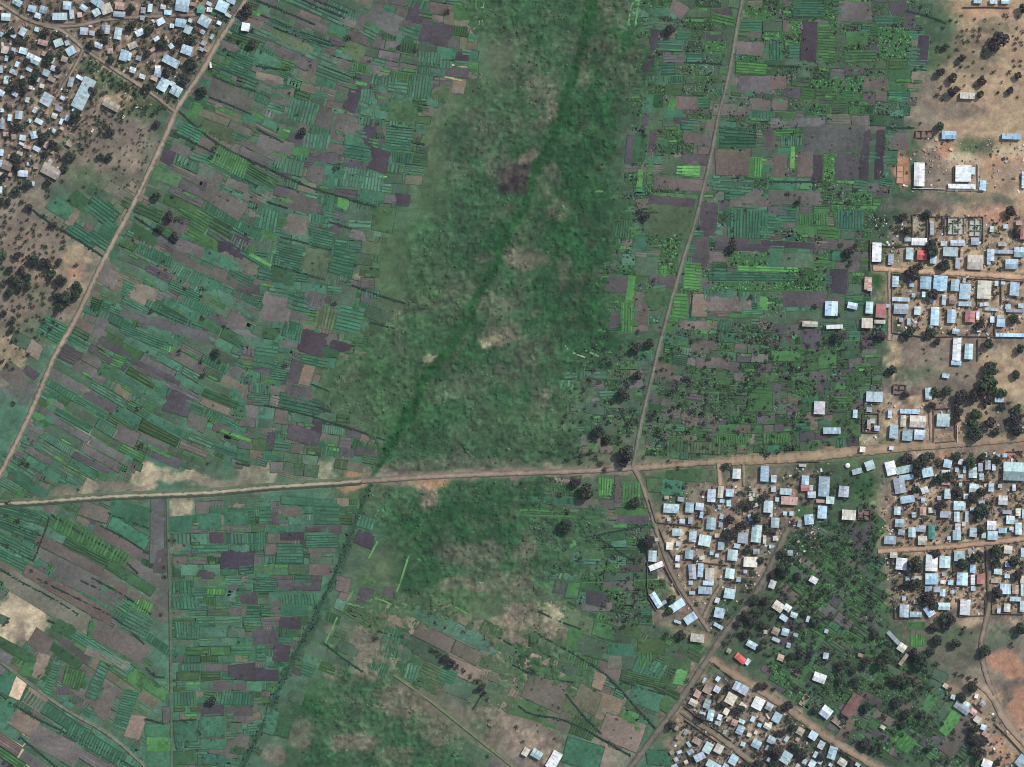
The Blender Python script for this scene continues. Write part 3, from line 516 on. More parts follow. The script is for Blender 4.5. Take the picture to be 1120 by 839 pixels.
            for e in (0, 2):
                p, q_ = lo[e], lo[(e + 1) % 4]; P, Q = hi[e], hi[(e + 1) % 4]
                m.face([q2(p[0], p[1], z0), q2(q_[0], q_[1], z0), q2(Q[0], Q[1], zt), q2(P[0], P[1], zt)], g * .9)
plots = []
rp = random.Random(11)
for s in PLOTS.replace('\n', ';').split(';'):
    if not s.strip(): continue
    a = s.split(); p = [float(x) for x in a[:5]] + [a[5], a[6]]
    if p[2] < 2: continue
    if 395 < p[0] < 770 and p[1] > 655 and p[5] in 'mzp': p[5] = rp.choice('BkykxxB')
    if p[5] == 'L' and p[2] > 20 and p[1] > 700: p[5] = 'G'
    plots.append(p)
    if p[6] in 'rc' and p[5] in 'qx' and p[0] > 700: p[6] = rp.choice([p[6], 's'])
    m = MB(); plot_beds(m, *p, rp, zo=0.0006 * len(plots)); m.build('crop_field', M_FIELD, kind='structure')
# ------------------------------------------------------------------ the other plots, district by district
DISTRICTS = [  # outline, turn, strip width, cell length, keep
    ([(262,24),(300,-30),(420,-30),(300,110),(280,330),(250,500),(140,530),(0,545),(60,398),(118,290),(200,115)], 24, (8, 12.5), (20, 48), .97),
    ([(420,-30),(530,-30),(520,90),(470,115),(462,190),(425,235),(405,330),(392,390),(350,400),(335,440),(420,480),(400,512),(250,525),(250,500),(280,330),(300,110)], 11, (9, 14), (13, 26), .96),
    ([(-60,562),(164,550),(164,716),(166,842),(-60,900)], 29, (10, 15), (40, 100), .95),
    ([(190,553),(390,545),(372,590),(335,670),(300,750),(262,840),(190,842)], 0, (8, 13), (14, 28), .98),
    ([(700,-20),(1008,-20),(1005,95),(975,150),(972,205),(945,265),(950,330),(725,352),(680,350),(690,210)], 1.5, (9, 14), (13, 30), .97),
    ([(722,352),(962,352),(965,400),(935,500),(706,500)], 2, (8, 12), (10, 20), .85),
    ([(395,640),(560,690),(600,650),(705,695),(768,705),(690,822),(600,790),(500,760),(400,740)], 24, (14, 24), (26, 50), .85),
    ([(600,525),(700,525),(716,600),(710,690),(600,640),(580,590)], 4, (8, 12), (16, 36), .8),
    ([(862,590),(960,560),(968,690),(1000,720),(1040,740),(1040,790),(1075,839),(960,832),(900,790),(838,742),(850,700)], 34, (7, 12), (12, 26), .92),
    ([(655,210),(700,205),(715,350),(705,480),(640,500),(605,440),(630,400),(650,330)], 5, (8, 12), (12, 24), .75),
    ([(60,212),(152,192),(118,280),(85,260)], 35, (12, 16), (20, 40), .6), ([(0,365),(75,330),(48,400),(0,470)], 33, (10, 14), (20, 34), .7),
    ([(360,640),(430,640),(420,740),(330,740),(300,839),(270,839)], 18, (11, 15), (14, 24), .6),
]
MIX = {'t': 'tTtTTmkTTqttmwkpxBm', 'm': 'mmzTtkTTmwpk', 'g': 'gkgqkxTgkgwpxgmzqpx', 'k': 'kkktTTqmxtgwkmzB', 'y': 'xyxkBtwBb', 'w': 'wwxtkx', 'b': 'BBhxkybb', 'B': 'BBkxbykb', 'v': 'kxg', 'a': 'Bxk', 's': 'BBTz', 'h': 'hBxx', 'd': 'dwx', 'o': 'zB', 'x': 'xykBbtxB'}
PA = np.array([[p[0], p[1], p[2], p[3], rad(p[4])] for p in plots])
PATH_PTS = [(q, wd) for nm, q, wd, *_ in ROADS] + [(STREAM, 8), (CANAL, 6)]
rf = random.Random(5); FILLED = []
SANDY = [q for q in BLOBS if q[4] in 'sab' and q[5] >= .55 and not (q[4] == 'b' and q[0] > 480 and q[1] > 640)]
for di, (poly, turn, sw, cl, keep) in enumerate(DISTRICTS):
    garden = di in (4, 5, 7, 8, 9)
    t = rad(turn); ca, sa = math.cos(t), math.sin(t)
    A = [(ca * x + sa * y, -sa * x + ca * y) for x, y in poly]
    m = MB(); b = min(q[1] for q in A)
    while b < max(q[1] for q in A):
        Wd = rf.uniform(*sw); a = min(q[0] for q in A) - rf.uniform(0, 20)
        while a < max(q[0] for q in A):
            L = rf.uniform(*cl); ac, bc = a + L / 2, b + Wd / 2
            bend = 7.0 * math.sin(ac / 62.0 + bc / 190.0 + di); slope = math.degrees(math.atan(7.0 / 62.0 * math.cos(ac / 62.0 + bc / 190.0 + di)))
            if di in (3, 4): bend *= .15; slope *= .15
            x, y = ca * ac - sa * (bc + bend), sa * ac + ca * (bc + bend); a += L + rf.uniform(0.6, 1.6)
            if not inpoly(x, y, poly) or rf.random() > keep: continue
            if any(math.hypot((x - q[0]) / (q[2] + 4), (y - q[1]) / (q[3] + 4)) < 1 for q in SANDY): continue
            da, db = np.cos(PA[:, 4]) * (x - PA[:, 0]) + np.sin(PA[:, 4]) * (y - PA[:, 1]), -np.sin(PA[:, 4]) * (x - PA[:, 0]) + np.cos(PA[:, 4]) * (y - PA[:, 1])
            # keep clear of the plots already laid out: shrink or skip
            if np.any((np.abs(da) < PA[:, 2] / 2 - 1) & (np.abs(db) < PA[:, 3] / 2 - 1)): continue
            gl = GUIDE[int(min(20, max(0, (y + rf.uniform(-12, 12)) // 40)))][int(min(27, max(0, (x + rf.uniform(-12, 12)) // 40)))]
            dmin = float(ground_at(PATHD, x, y))
            if dmin < 4: continue
            FILLED.append((x, y, L / 2 + .5, Wd / 2 + .5, rad(turn + slope)))
            if dmin < 9: Wd_, L_ = min(Wd, 10), min(L, 12)
            else: Wd_, L_ = Wd, L
            k = rf.choice(MIX[gl] if di != 2 else 'mmzwkTTtkmBqw'); beds = rf.choice('rrcnn') if k in 'tTgGqwx' else rf.choice('nnnnnr')
            if garden and k in 'gGqwxyk': beds = rf.choice('ssssnr') if k != 'k' else rf.choice('sn')
            z = MB(); plot_beds(z, x, y, L_ - rf.uniform(0.4, 1.4), Wd_ - rf.uniform(0.8, 1.8), turn + slope + rf.uniform(-1.5, 1.5), k, beds, rf)
            if rf.random() < (.34 if di in (3, 4, 5, 9) else .2):   # a narrow bright bed along one edge
                w1 = rf.uniform(1.4, 3.0); tt = rad(turn + slope); ob = (Wd_ / 2 - w1) * rf.choice([-1, 1]); oa = rf.uniform(-.25, .25) * L_
                plot_beds(z, x + math.cos(tt) * oa - math.sin(tt) * ob, y + math.sin(tt) * oa + math.cos(tt) * ob, max(4, L_ * rf.uniform(.2, .8)), w1, turn + slope, rf.choice('GqqqG'), 'n', rf, zo=.28)
            n = len(m.v); m.v += [(p[0], p[1], p[2] - 0.07) for p in z.v]; m.f += [tuple(i + n for i in f) for f in z.f]; m.c += z.c
        b += Wd + 0.4
    if di in (0, 1, 2, 3, 4, 5, 6, 7, 8):
        xs_, ys_ = [q[0] for q in poly], [q[1] for q in poly]
        F_ = np.array(FILLED + [(p[0], p[1], p[2] / 2, p[3] / 2, rad(p[4])) for p in plots])
        for yy in np.arange(max(-30, min(ys_)), min(870, max(ys_)), 5.5):
            for xx in np.arange(max(-30, min(xs_)), min(1150, max(xs_)), 7.0):
                x, y = xx + rf.uniform(-2, 2), yy + rf.uniform(-2, 2)
                if not inpoly(x, y, poly) or float(ground_at(PATHD, x, y)) < 5 or rf.random() > keep: continue
                if any(math.hypot((x - q[0]) / (q[2] + 4), (y - q[1]) / (q[3] + 4)) < 1 for q in SANDY): continue
                da, db = np.cos(F_[:, 4]) * (x - F_[:, 0]) + np.sin(F_[:, 4]) * (y - F_[:, 1]), -np.sin(F_[:, 4]) * (x - F_[:, 0]) + np.cos(F_[:, 4]) * (y - F_[:, 1])
                if np.any((np.abs(da) < F_[:, 2]) & (np.abs(db) < F_[:, 3])): continue
                L_, Wd_ = rf.uniform(9, 17), rf.uniform(6, 9.5); F_ = np.vstack([F_, [x, y, L_ / 2, Wd_ / 2, rad(turn)]])
                gl = GUIDE[int(min(20, max(0, y // 40)))][int(min(27, max(0, x // 40)))]; k = rf.choice(MIX[gl])
                z = MB(); plot_beds(z, x, y, L_, Wd_, turn + rf.uniform(-4, 4), k, rf.choice('snr' if garden else 'nnrc'), rf)
                n = len(m.v); m.v += [(p[0], p[1], p[2] - 0.11) for p in z.v]; m.f += [tuple(i + n for i in f) for f in z.f]; m.c += z.c
    if m.f: m.build('crop_field', M_FIELD, kind='structure')
# reeds and tussocks of the marsh, rank weeds along the ditches: stuff nobody could count
def clumps(name, U, V, R, H, C, label):
    n = len(U); k = 5; ang = np.arange(k) * 2 * math.pi / k + rs.rand(n, 1) * 6.28
    rad_ = R[:, None] * rs.uniform(.65, 1.25, (n, k)); zz = 0.0
    base = np.stack([U[:, None] - U0 + rad_ * np.cos(ang), V0 - V[:, None] + rad_ * np.sin(ang), np.zeros((n, k)) - .1], -1)
    mid = np.stack([U[:, None] - U0 + rad_ * .6 * np.cos(ang), V0 - V[:, None] + rad_ * .6 * np.sin(ang), np.repeat(H[:, None] * .75, k, 1) * rs.uniform(.8, 1.2, (n, k))], -1)
    top = np.stack([U - U0, V0 - V, H], -1)[:, None]
    co = np.concatenate([base, mid, top], 1).reshape(-1, 3).astype(np.float32); nv = 2 * k + 1
    f4 = np.array([[i, (i + 1) % k, k + (i + 1) % k, k + i] for i in range(k)]); f3 = np.array([[k + i, k + (i + 1) % k, 2 * k] for i in range(k)])
    off = (np.arange(n) * nv)[:, None, None]; q = (f4 + off).reshape(n, -1); t = (f3 + off).reshape(n, -1)
    li = np.concatenate([q, t], 1).ravel().astype(np.int32); per = np.array([4] * k + [3] * k); tot = np.tile(per, n); st = np.concatenate([[0], np.cumsum(tot)[:-1]]).astype(np.int32)
    me = bpy.data.meshes.new(name); me.vertices.add(len(co)); me.vertices.foreach_set('co', co.ravel()); me.loops.add(len(li)); me.loops.foreach_set('vertex_index', li)
    me.polygons.add(len(tot)); me.polygons.foreach_set('loop_start', st); me.update(calc_edges=True)
    at = me.attributes.new('tint', 'FLOAT_COLOR', 'FACE'); buf = np.ones((n, 2 * k, 4), np.float32); buf[:, :, :3] = np.clip(C[:, None], .004, .8); at.data.foreach_set('color', buf.ravel())
    me.materials.append(M_LEAF); o = link(name, me, kind='stuff'); o['label'] = label; o['category'] = name.replace('_', ' '); return o
n = 46000; u = rs.uniform(270, 730, n); v = rs.uniform(-85, 925, n)
ok = (ground_at(wet, u, v) * (1 - ground_at(ROADMASK, u, v)) > rs.uniform(.35, 1.0, n)) & (ground_at(fbm(GU, GV, 14, 4, 88), u, v) > rs.uniform(.36, .58, n)); u, v = u[ok], v[ok]; n = len(u)
rz = rs.rand(n); C = ground_at(gcol, u, v) * np.exp(rs.normal(.06, .20, n))[:, None]
R_ = .55 + 1.5 * rz ** 2.2; clumps('marsh_reeds', u, v, R_, ground_at(gz, u, v) + R_ * rs.uniform(.3, .7, n), C, 'mottled green reeds and tussocks filling the central marsh')
pu, pv = [], []
for d in DITCHES + [CANAL, CANAL, CANAL]:
    for (x, y) in resample(smooth(d), 1.3):
        if rs.rand() < (.7 if d[0][1] < 650 or d[0][0] < 400 else .75): pu.append(x + rs.normal(0, .9 if d is not CANAL else 2.6)); pv.append(y + rs.normal(0, .9 if d is not CANAL else 2.6))
pu, pv = np.array(pu), np.array(pv); n = len(pu); R_ = .4 + 1.0 * rs.rand(n) ** 2
clumps('bank_weeds', pu, pv, R_, .5 + R_ * .9, np.array((.034, .062, .042)) * np.exp(rs.normal(0, .35, n))[:, None], 'dark rank weeds along the ditches and the canal')
# pale grassy dykes
for i, d in enumerate([[(687,28),(691,1),(699,1)],[(695,27),(699,0)],[(687,27),(696,28)],[(690,14),(697,14)],[(413,592),(403,611)],[(387,645),(378,660)],[(447,608),(440,631),(432,652)],[(402,665),(406,655),(412,654),(430,662),(448,671)],[(355,705),(362,690),(369,675)],[(380,660),(400,665)],[(618,378),(622,384),(640,391)],[(640,383),(655,390)],[(612,632),(616,622)],[(440,660),(450,664)]]):
    ribbon('grass_dyke', d, 0.7, alb((96, 150, 92)) if i != 10 else alb((186, 196, 170)), alb((96, 140, 90)), 0.45, mat=M_FIELD, rough=0.9, seed=i, kind='structure')
# ------------------------------------------------------------------ houses: u, v, width, depth, turn (clockwise), roof colour
HOUSE_TXT = """
19.5 3 10 7 30 B;35.5 10 9 7 15 B;42 17.5 7 6 20 W;48 11 8 8 15 B;7 19 10 8 5 T;66 18.5 16 8 0 T;74 6.5 9 9 5 B;79 16 5 10 -5 T;92 9 8 6 35 B;107 3 14 8 35 B;106 14 8 8 -30 T;117 10 12 11 -20 C;131.5 7 10 8 5 O;131 16 13 6 5 G;25.5 35 9 7 -60 B;92.5 34.5 9 8 5 G;116 32.5 9 10 5 G;129.5 37 8 13 10 T;64.5 47 10 8 -20 T;47.5 47 11 6 15 O;78 56 10 9 -30 B;26 56 9 7 15 T;37 65 16 9 25 W;6 55 8 8 10 C;15 56 4.5 7 10 T;71 65 7 6 20 K;108 50 9 6 20 W;136 61 9 12 15 B;121 56 6 6 0 K;51 80 8 7 25 B;59 75 6 6 20 G;15.5 79 9 5 25 G;63 83 7 5 20 K;7 88 5 9 5 T;1 76 5 8 0 G;41 87 6 5 20 G;57 87 8 5 25 K;78 90 6 11 15 G;87.5 85 8 4 30 W;2 102 7 6 30 W;34 96 4 4 10 W
164.5 9 5 9 5 T;179 7.5 6 6 10 W;184 14 8 5 5 B;200 6 15 14 10 B;220 11 8 8 10 N;229.5 11 6 5 10 W;229 4.5 6 4 30 W;243.5 7.5 13 12 25 B;250 17 7 3.5 30 W;253 1.5 10 5 25 B;176 24 9 7 -30 W;198 25.5 12 9 10 B;224 23.5 13 11 30 B;206 33 8 9 25 T;240 25.5 5 4 25 W;153 36 9 7 -25 W;145.5 50 10 7 -25 C;269 30 9 9 10 W;204.5 55 12 10 20 B;187.5 67.5 19 9 28 B;173 75 6 6 0 W;173 81 8 7 15 B;141 62 6 9 15 B;145.5 77 7 6 20 W;156 84 7 5 20 W;179 93 11 14 30 T;169 86 8 5 25 O;189 92 6 5 30 W;193 99.5 12 11 30 T;152 64 6 5 20 G;147 6 4 8 0 K;156 20 5 5 10 G
51.5 109 12 13 30 W;65 119 8 6 25 G;21 126 8 9 5 G;2.5 136 6 11 0 G;2 121 5 4 0 W;43 133 9 5 28 T;60 127 6 6 20 C;37.5 148 7 8 -15 B;25.5 151 7 6 10 W;24 157.5 6 3 25 W;40.5 163 8 5 30 W;1.5 167 6 7 10 B;1 179 4 8 10 W;8.5 181.5 11 10 20 K;25.5 190 11 7 5 W;12 172 6 5 20 O;30 161 8 4 15 O;56 187.5 21 12 28 S;55.5 177 5 6 28 S;122 115.5 19 8 28 S;1 208 4 8 0 T
1037.5 148 16 9 0 U;1106 149.5 21 6.5 2 U;1005 191 11.5 26 1 W;1053 190 17 18 1 W;1051.5 204 30 5 1 W;1074.5 203 7 11 5 U;1119.5 197 5 18 1 W;1064 187 4 8 0 T
958.5 276 10 21 2 W;1005 264.5 17 8 1 W;1019 250 4 15 0 G;1047 266 16 6 1 W;1032 266.5 7 5 0 T;994.5 277.5 8 13 3 T;1008 279 11 11 5 R;974 284 6 12 3 G;1020.5 282 7 13 5 B;1039 275.5 16 10 2 T;1047 288 5 12 3 G;1051.5 278 3 14 2 O;1066 287 17 16 2 C;1066 264 9 8 1 G;979 308 7 12 3 T;997 310 5 8 3 B;1012 309.5 12 14 3 U;1028 310 15 17 4 U;1044 312 9 13 4 B;1055 319 12 17 4 B;1076 317 15 20 3 C;949 310 8 14 4 O;951 316 5 5 4 W;1083 279 8 13 2 W;1097.5 275.5 25 4 1 G;1114 276 11 11 2 B;1106 289 14 11 2 B;1118.5 256 6 12 2 R;1096 267.5 9 4 2 G;1114 244 7 5 0 O;1109 316 10 15 5 B;1081 287.5 4 4 0 T
909 337.5 14 16 2 B;885.5 354.5 17 6 3 C;912.5 357.5 18 4.5 -2 W;932 334.5 11 7 12 W;950.5 336.5 8 13 3 T;963 340 11 15 3 R;970.5 334.5 6 4 0 W;948 353.5 12 11 2 C;962 352 12 4 2 C;985 338 16 11 2 G;985 327.5 19 4.5 2 W;993.5 352 4 8 0 B;1022 346 9 20 3 B;1003 340 7 9 3 T;1040 346 9 15 2 B;1060.5 346.5 11 12 3 R;1069 345 3.5 10 3 W;1045 362.5 8 6 10 B;1032 328 4.5 11 3 T;1041.5 328.5 8 8 3 K;1055 332.5 14 5 2 B;1076 333 10 4 -5 W;1084 338.5 15 3 4 G;1102 335.5 6 5 0 B;1116 334.5 6 5 0 W;1110 340 20 3.5 2 G;1094 353 9 9 3 B;1094 346.5 8 3 3 W;1105 366.5 33 4 1 U;1046 382 9 25 3 W;1045.5 397 11 5 3 U;1059 384.5 9 17 3 T;1034 411 8 5 10 B
896 446 12 14 3 L;909.5 471 19 7 0 B;956 434 18 11 3 W;950.5 448 6 5 5 W;954 460.5 6 5 3 W;958.5 468.5 6 6 3 W;935 452.5 5 9 3 B;973 452.5 4.5 9 3 W;977 472 9 15 4 B;974.5 490 5 4 5 W;943 491.5 6 6 5 C;1015 430.5 7 13 -3 T;995 450 22 5 2 U;1003.5 461 18 13 2 C;987.5 460.5 6 13 2 C;992 476 11 12 4 B;1005.5 475.5 12 11 4 W;1031 459.5 14 14 2 T;1092.5 437.5 10 5 2 B;950 464 4 10 2 K
805.5 518 9 11 3 W;798 539 9 8 3 B;788 538 6 13 5 C;778 542 9 14 3 W;734 556 17 10 4 T;754 555 9 11 3 B;765 554 9 8 8 W;777.5 572.5 10 13 4 B;757.5 586.5 8 12 5 W;770.5 591 13 12 10 T;740 582 10 8 5 T;812 588 11 12 5 G;729 544 5 4 0 K;744.5 546 7 5 10 G;755 569 5 8 3 G;746 570 6 5 3 B;732 597 7 8 3 C
836 518 9 17 2 B;846 523.5 6 8 2 W;877.5 509 8 3 5 C;927 509 4 4 0 Q;937 515.5 11 6 -15 T;951 509 10 10 -20 T;880.5 525 8 10 3 B;880 533.5 9 7 -2 R;887 533.5 4 6 0 W;887.5 541 9 7 0 W;901 532 12 22 3 B;907.5 547 9 8 5 T;897 548 9 3.5 3 O;859 537.5 13 7 3 T;863 547.5 18 9 4 O;840 554 10 13 3 T;847.5 571.5 9 11 3 T;922.5 537.5 11 12 5 G;899 560 10 14 3 B;884.5 568 10 11 -5 B;928 563 15 11 4 C;827 583.5 11 19 5 T;836 590 3.5 9 0 C;820 566 4 7 -15 B;874 572.5 4 8 10 G
974 512 11 15 -14 W;989 513.5 19 8 -12 T;1014 516.5 12 10 -10 B;983.5 531 12 17 -9 G;991 522 16 6 -9 B;992 546 16 8 -9 B;1011 536 8 7 -20 W;1036 507 9 9 10 B;1034 515.5 9 3 3 W;1036 540 7 11 3 T;1001.5 541.5 6 6 0 K;1034 529 9 2.5 0 O;1063.5 516.5 9 12 0 T;1054.5 513.5 3.5 8 0 B;1050 505 5 6 10 W;1072 511 5 9 0 G;1080 508.5 6 10 0 G;1086.5 511 4 7 0 W;1108.5 515.5 24 20 2 V;1064.5 534 10 10 5 T;1083.5 533 6 9 3 W;1096.5 547 10 10 2 W;1056 543 5 6 0 W
981 558.5 7 9 3 T;983.5 572 10 9 3 B;985.5 582 7 6 10 G;997 582 8 11 2 T;1009 559 7 9 0 O;1019 558 8 6 0 C;1033.5 562.5 12 7 2 G;1008.5 591 10 10 0 C;1006.5 578 11 7 5 G;1018.5 581.5 7 16 0 N;973 590.5 13 9 3 B;1037.5 588.5 4 4 0 W;1049 553 13 10 2 T;1046 565 6 11 0 T;1057 565 4 12 3 B;1064 557 7 4 0 W;1047 576.5 6 8 3 W;1046 585 9 11 0 B;1064 582 8 10 3 T;1054 573 5 5 0 C;1084 574.5 10 10 2 W;1085 585.5 11 10 2 B;1101 560 10 4 0 G;1104.5 568.5 9 9 3 T;1096 580 9 6 0 U;1113.5 578 7 13 0 T;1119 562 3.5 10 0 B;1113 560 5.5 8 0 C;1106 578 5 4 0 W
977 607 8 6 0 C;985.5 616.5 12 13 5 W;1018.5 615.5 13 18 2 W;1033 614.5 12 13 2 T;1018.5 633 14 12 0 U;1015 644 8 6 0 B;1030.5 648 6 8 3 B;1024 644.5 7 6 0 G;1002 632 11 4 0 C;1049 608 12 11 2 T;1052 633 12 14 2 B;1063.5 622 6 9 5 U;1063.5 634 4.5 11 0 W;1072.5 633 9 11 2 R;1064 643.5 5 5 0 W;1091 625 9 6 5 T;1104 617 10 6 5 B;1102 601 9 9 5 C;1099 644 12 11 2 B;1110 644.5 7 10 2 K;1118 604 4 10 0 B;1117.5 645 3 13 0 W;1117.5 634 4 8 0 C;1089 635.5 11 4 3 K
713.5 608 9 12 3 T;717.5 619 16 6 -22 W;753.5 606 9 10 5 B;778 604.5 4 5 0 B;784 607.5 4.5 4 0 W;788.5 597 7 9 3 B;757 625 8 16 -4 G;766 623.5 6 15 3 B;776 628 10 14 2 C;774.5 637.5 12 5 2 B;771 645.5 15 8 3 B;784.3 656.5 5 6 20 W;786.5 670 11 11 12 B;717.5 656 7 18 -32 B;725 659.5 9 4 -30 G;740.5 662 17 9 -33 B;755 676 14 9 -35 W;741 680 8 3 20 T;790.5 597 7 9 3 B;806 597 7 5 10 B;801 607 11 12 5 T;820.5 614.5 15 11 3 C;798 627 10 11 8 T;827 603 7 6 0 G;815 625 4 4 0 W;864 604.5 6 6 0 G
797.7 649 12 11 10 T;785.5 684.5 11 4 30 W;844.5 639 7 9 20 W;889.5 634 9 7 30 W;851 663 12 10 35 C;861 664.5 8 7 35 W;857 675.5 9 6 35 B;868 672.5 8 6 20 W;858.5 691 8 8 15 B;848 690 8 8 25 K;848.5 699.5 9 4 25 G;822 705 12 7 30 T;837 691 4 4 0 C;762.5 697.5 15 9 7 C;809.7 720 13 7 40 R;817.5 723.5 5 7 40 W;805.5 750 7 10 25 W;799 764 11 12 28 C;829 769 12 13 27 W;841 772.6 8 8 28 G;773 769.5 7 10 20 T;784 753.5 7 7 30 W;773.5 753.5 9 9 28 K;813 754 10 10 28 G;762.5 758.5 7 8 28 O;758 768 9 7 28 C;770 744 3 6 30 W;853.5 719 7 7 20 O;797 711.5 5 5 30 K
809.4 798 8 10 25 B;827 813.4 10 9 28 B;849.5 784.5 9 11 28 B;803 790 7 7 20 O;777 782 7 12 12 T;787 784 5 6 20 W;794 778 6 7 30 C;774 817.5 9 12 28 T;786 818.5 9 10 28 C;765 827.5 12 8 -28 W;777 835 9 8 28 T;784 838 8 6 28 B;802 830.5 9 11 28 B;843.5 809 9 8 28 W;812.5 771.5 8 5 40 C;839 794 8 6 28 C;762 810 10 7 28 K;833 785.5 6 6 28 O
903 717 6 7 10 W;896 741 14 10 20 W;941 716.5 6 4 20 K;875 799.5 8 8 30 S;889 804 9 9 32 W;898 814.5 7 9 28 G;910 823 9 14 18 B;903 778.5 12 12 38 W;931.5 771.5 12 27 33 X;888 835 7 8 30 W;859.3 828 11 13 32 T;921 833.5 10 8 33 C;842 793 4 7 10 C;1051.5 774 18 8 35 G;1056 771 8 8 35 T;1042 762 5 5 20 W;1067.5 761 4 5 10 W;1074 769 6 6 35 G;1064 778 7 6 35 O;1068.5 786.5 8 7 35 C;1075 795 6 6 20 B;1077 802.5 7 5 35 O;1079 835 11 9 20 W;1116 831.5 9 13 40 B;1034 750 6 5 35 O
587 824.4 12 9 30 T;575 822 7 9 30 C;606 831 11 20 30 W;1069 1.5 9 5 2 B;1086 2 8 5 0 W;1099 1.5 9 6 0 U;1057.5 105 16 7 3 C;988.5 668 10 14 2 W;1001 671.8 13 6 2 B;1016 668 9 12 -35 B;1032 663 13 8 2 T;1055 664 11 17 3 W;977 697.5 19 4.5 47 G;986 708 9 9 35 C;988 721 15 4 127 K;965 795 6 4 30 C;1032 748 7 9 30 C;1101 664.5 7 9 3 C;1110 655 12 5 2 B;1117.5 663 5 12 2 T;718 590 4 4 0 C;92 102.5 14 36 26 T
"""
HOUSES = []
for s in HOUSE_TXT.replace('\n', ';').split(';'):
    if not s.strip(): continue
    a = s.split(); h = [float(x) for x in a[:5]] + [a[5]]
    if any(math.hypot(h[0] - q[0], h[1] - q[1]) < 3.0 for q in HOUSES): continue
    HOUSES.append(h)
# small back-yard sheds squeezed between the houses
SHEDS = [([(0,2),(255,2),(192,112),(90,140),(45,210),(0,210)], 52, 'WBGTTBKOC'), ([(760,745),(795,738),(950,839),(720,839)], 34, 'WBGTTBKC'), ([(728,560),(900,515),(890,570),(820,640),(780,680),(745,640)], 26, 'WBGTTBC'), ([(975,500),(1118,495),(1118,668),(985,668)], 34, 'WBGTBC'), ([(985,262),(1118,245),(1118,362),(980,360)], 14, 'WBGT'), ([(840,650),(905,690),(870,730),(850,700)], 4, 'WB')]
rk = random.Random(8)
for poly, n, cs in SHEDS:
    xs, ys = [p[0] for p in poly], [p[1] for p in poly]; k = t_ = 0
    while k < n and t_ < 4000:
        t_ += 1; u, v = rk.uniform(min(xs), max(xs)), rk.uniform(min(ys), max(ys)); w_, h_ = rk.uniform(4, 7), rk.uniform(3.4, 5.2)
        if not inpoly(u, v, poly) or any(abs(u - q[0]) < (q[2] + q[3]) * .27 + 3.6 and abs(v - q[1]) < (q[2] + q[3]) * .27 + 3.6 for q in HOUSES): continue
        if (84 < u < 160 and 62 < v < 150 and v > u * .62 + 4) or any(math.hypot(u - a_, v - b_) < 14 for a_, b_ in ((1045, 247), (1066, 249), (1006, 247), (945, 563), (1031, 462))): continue
        if float(ground_at(PATHD, u, v)) < 5: continue
        near = min(HOUSES, key=lambda q: math.hypot(q[0] - u, q[1] - v)); HOUSES.append([u, v, w_, h_, near[4] + rk.choice([0, 90]) + rk.uniform(-4, 4), rk.choice(cs)]); k += 1
BRIGHT = {(1005, 191), (1053, 190), (1051.5, 204), (958.5, 276), (1005, 264.5), (1046, 382), (606, 831), (896, 741), (1084, 574.5), (829, 769), (1018.5, 615.5), (974, 512), (717.5, 619), (912.5, 357.5), (985.5, 616.5), (798, 539)}
ROOFC = {'W': (0.79, 0.84, 0.84), 'B': (0.43, 0.60, 0.68), 'G': (0.36, 0.42, 0.47), 'T': (0.49, 0.66, 0.67), 'C': (0.62, 0.60, 0.50), 'R': (0.46, 0.20, 0.185), 'O': (0.52, 0.35, 0.30),
         'K': (0.36, 0.29, 0.23), 'N': (0.10, 0.33, 0.27), 'S': (0.40, 0.36, 0.29), 'U': (0.42, 0.66, 0.80), 'X': (0.27, 0.14, 0.12), 'L': (0.62, 0.60, 0.66), 'V': (0.50, 0.68, 0.66), 'Q': (0.8, 0.8, 0.8)}
WALLC = [np.array(c) for c in ((0.34, 0.29, 0.23), (0.42, 0.38, 0.32), (0.28, 0.22, 0.18), (0.5, 0.47, 0.42))]
rh = random.Random(21)
HOUSE_OBJS = []
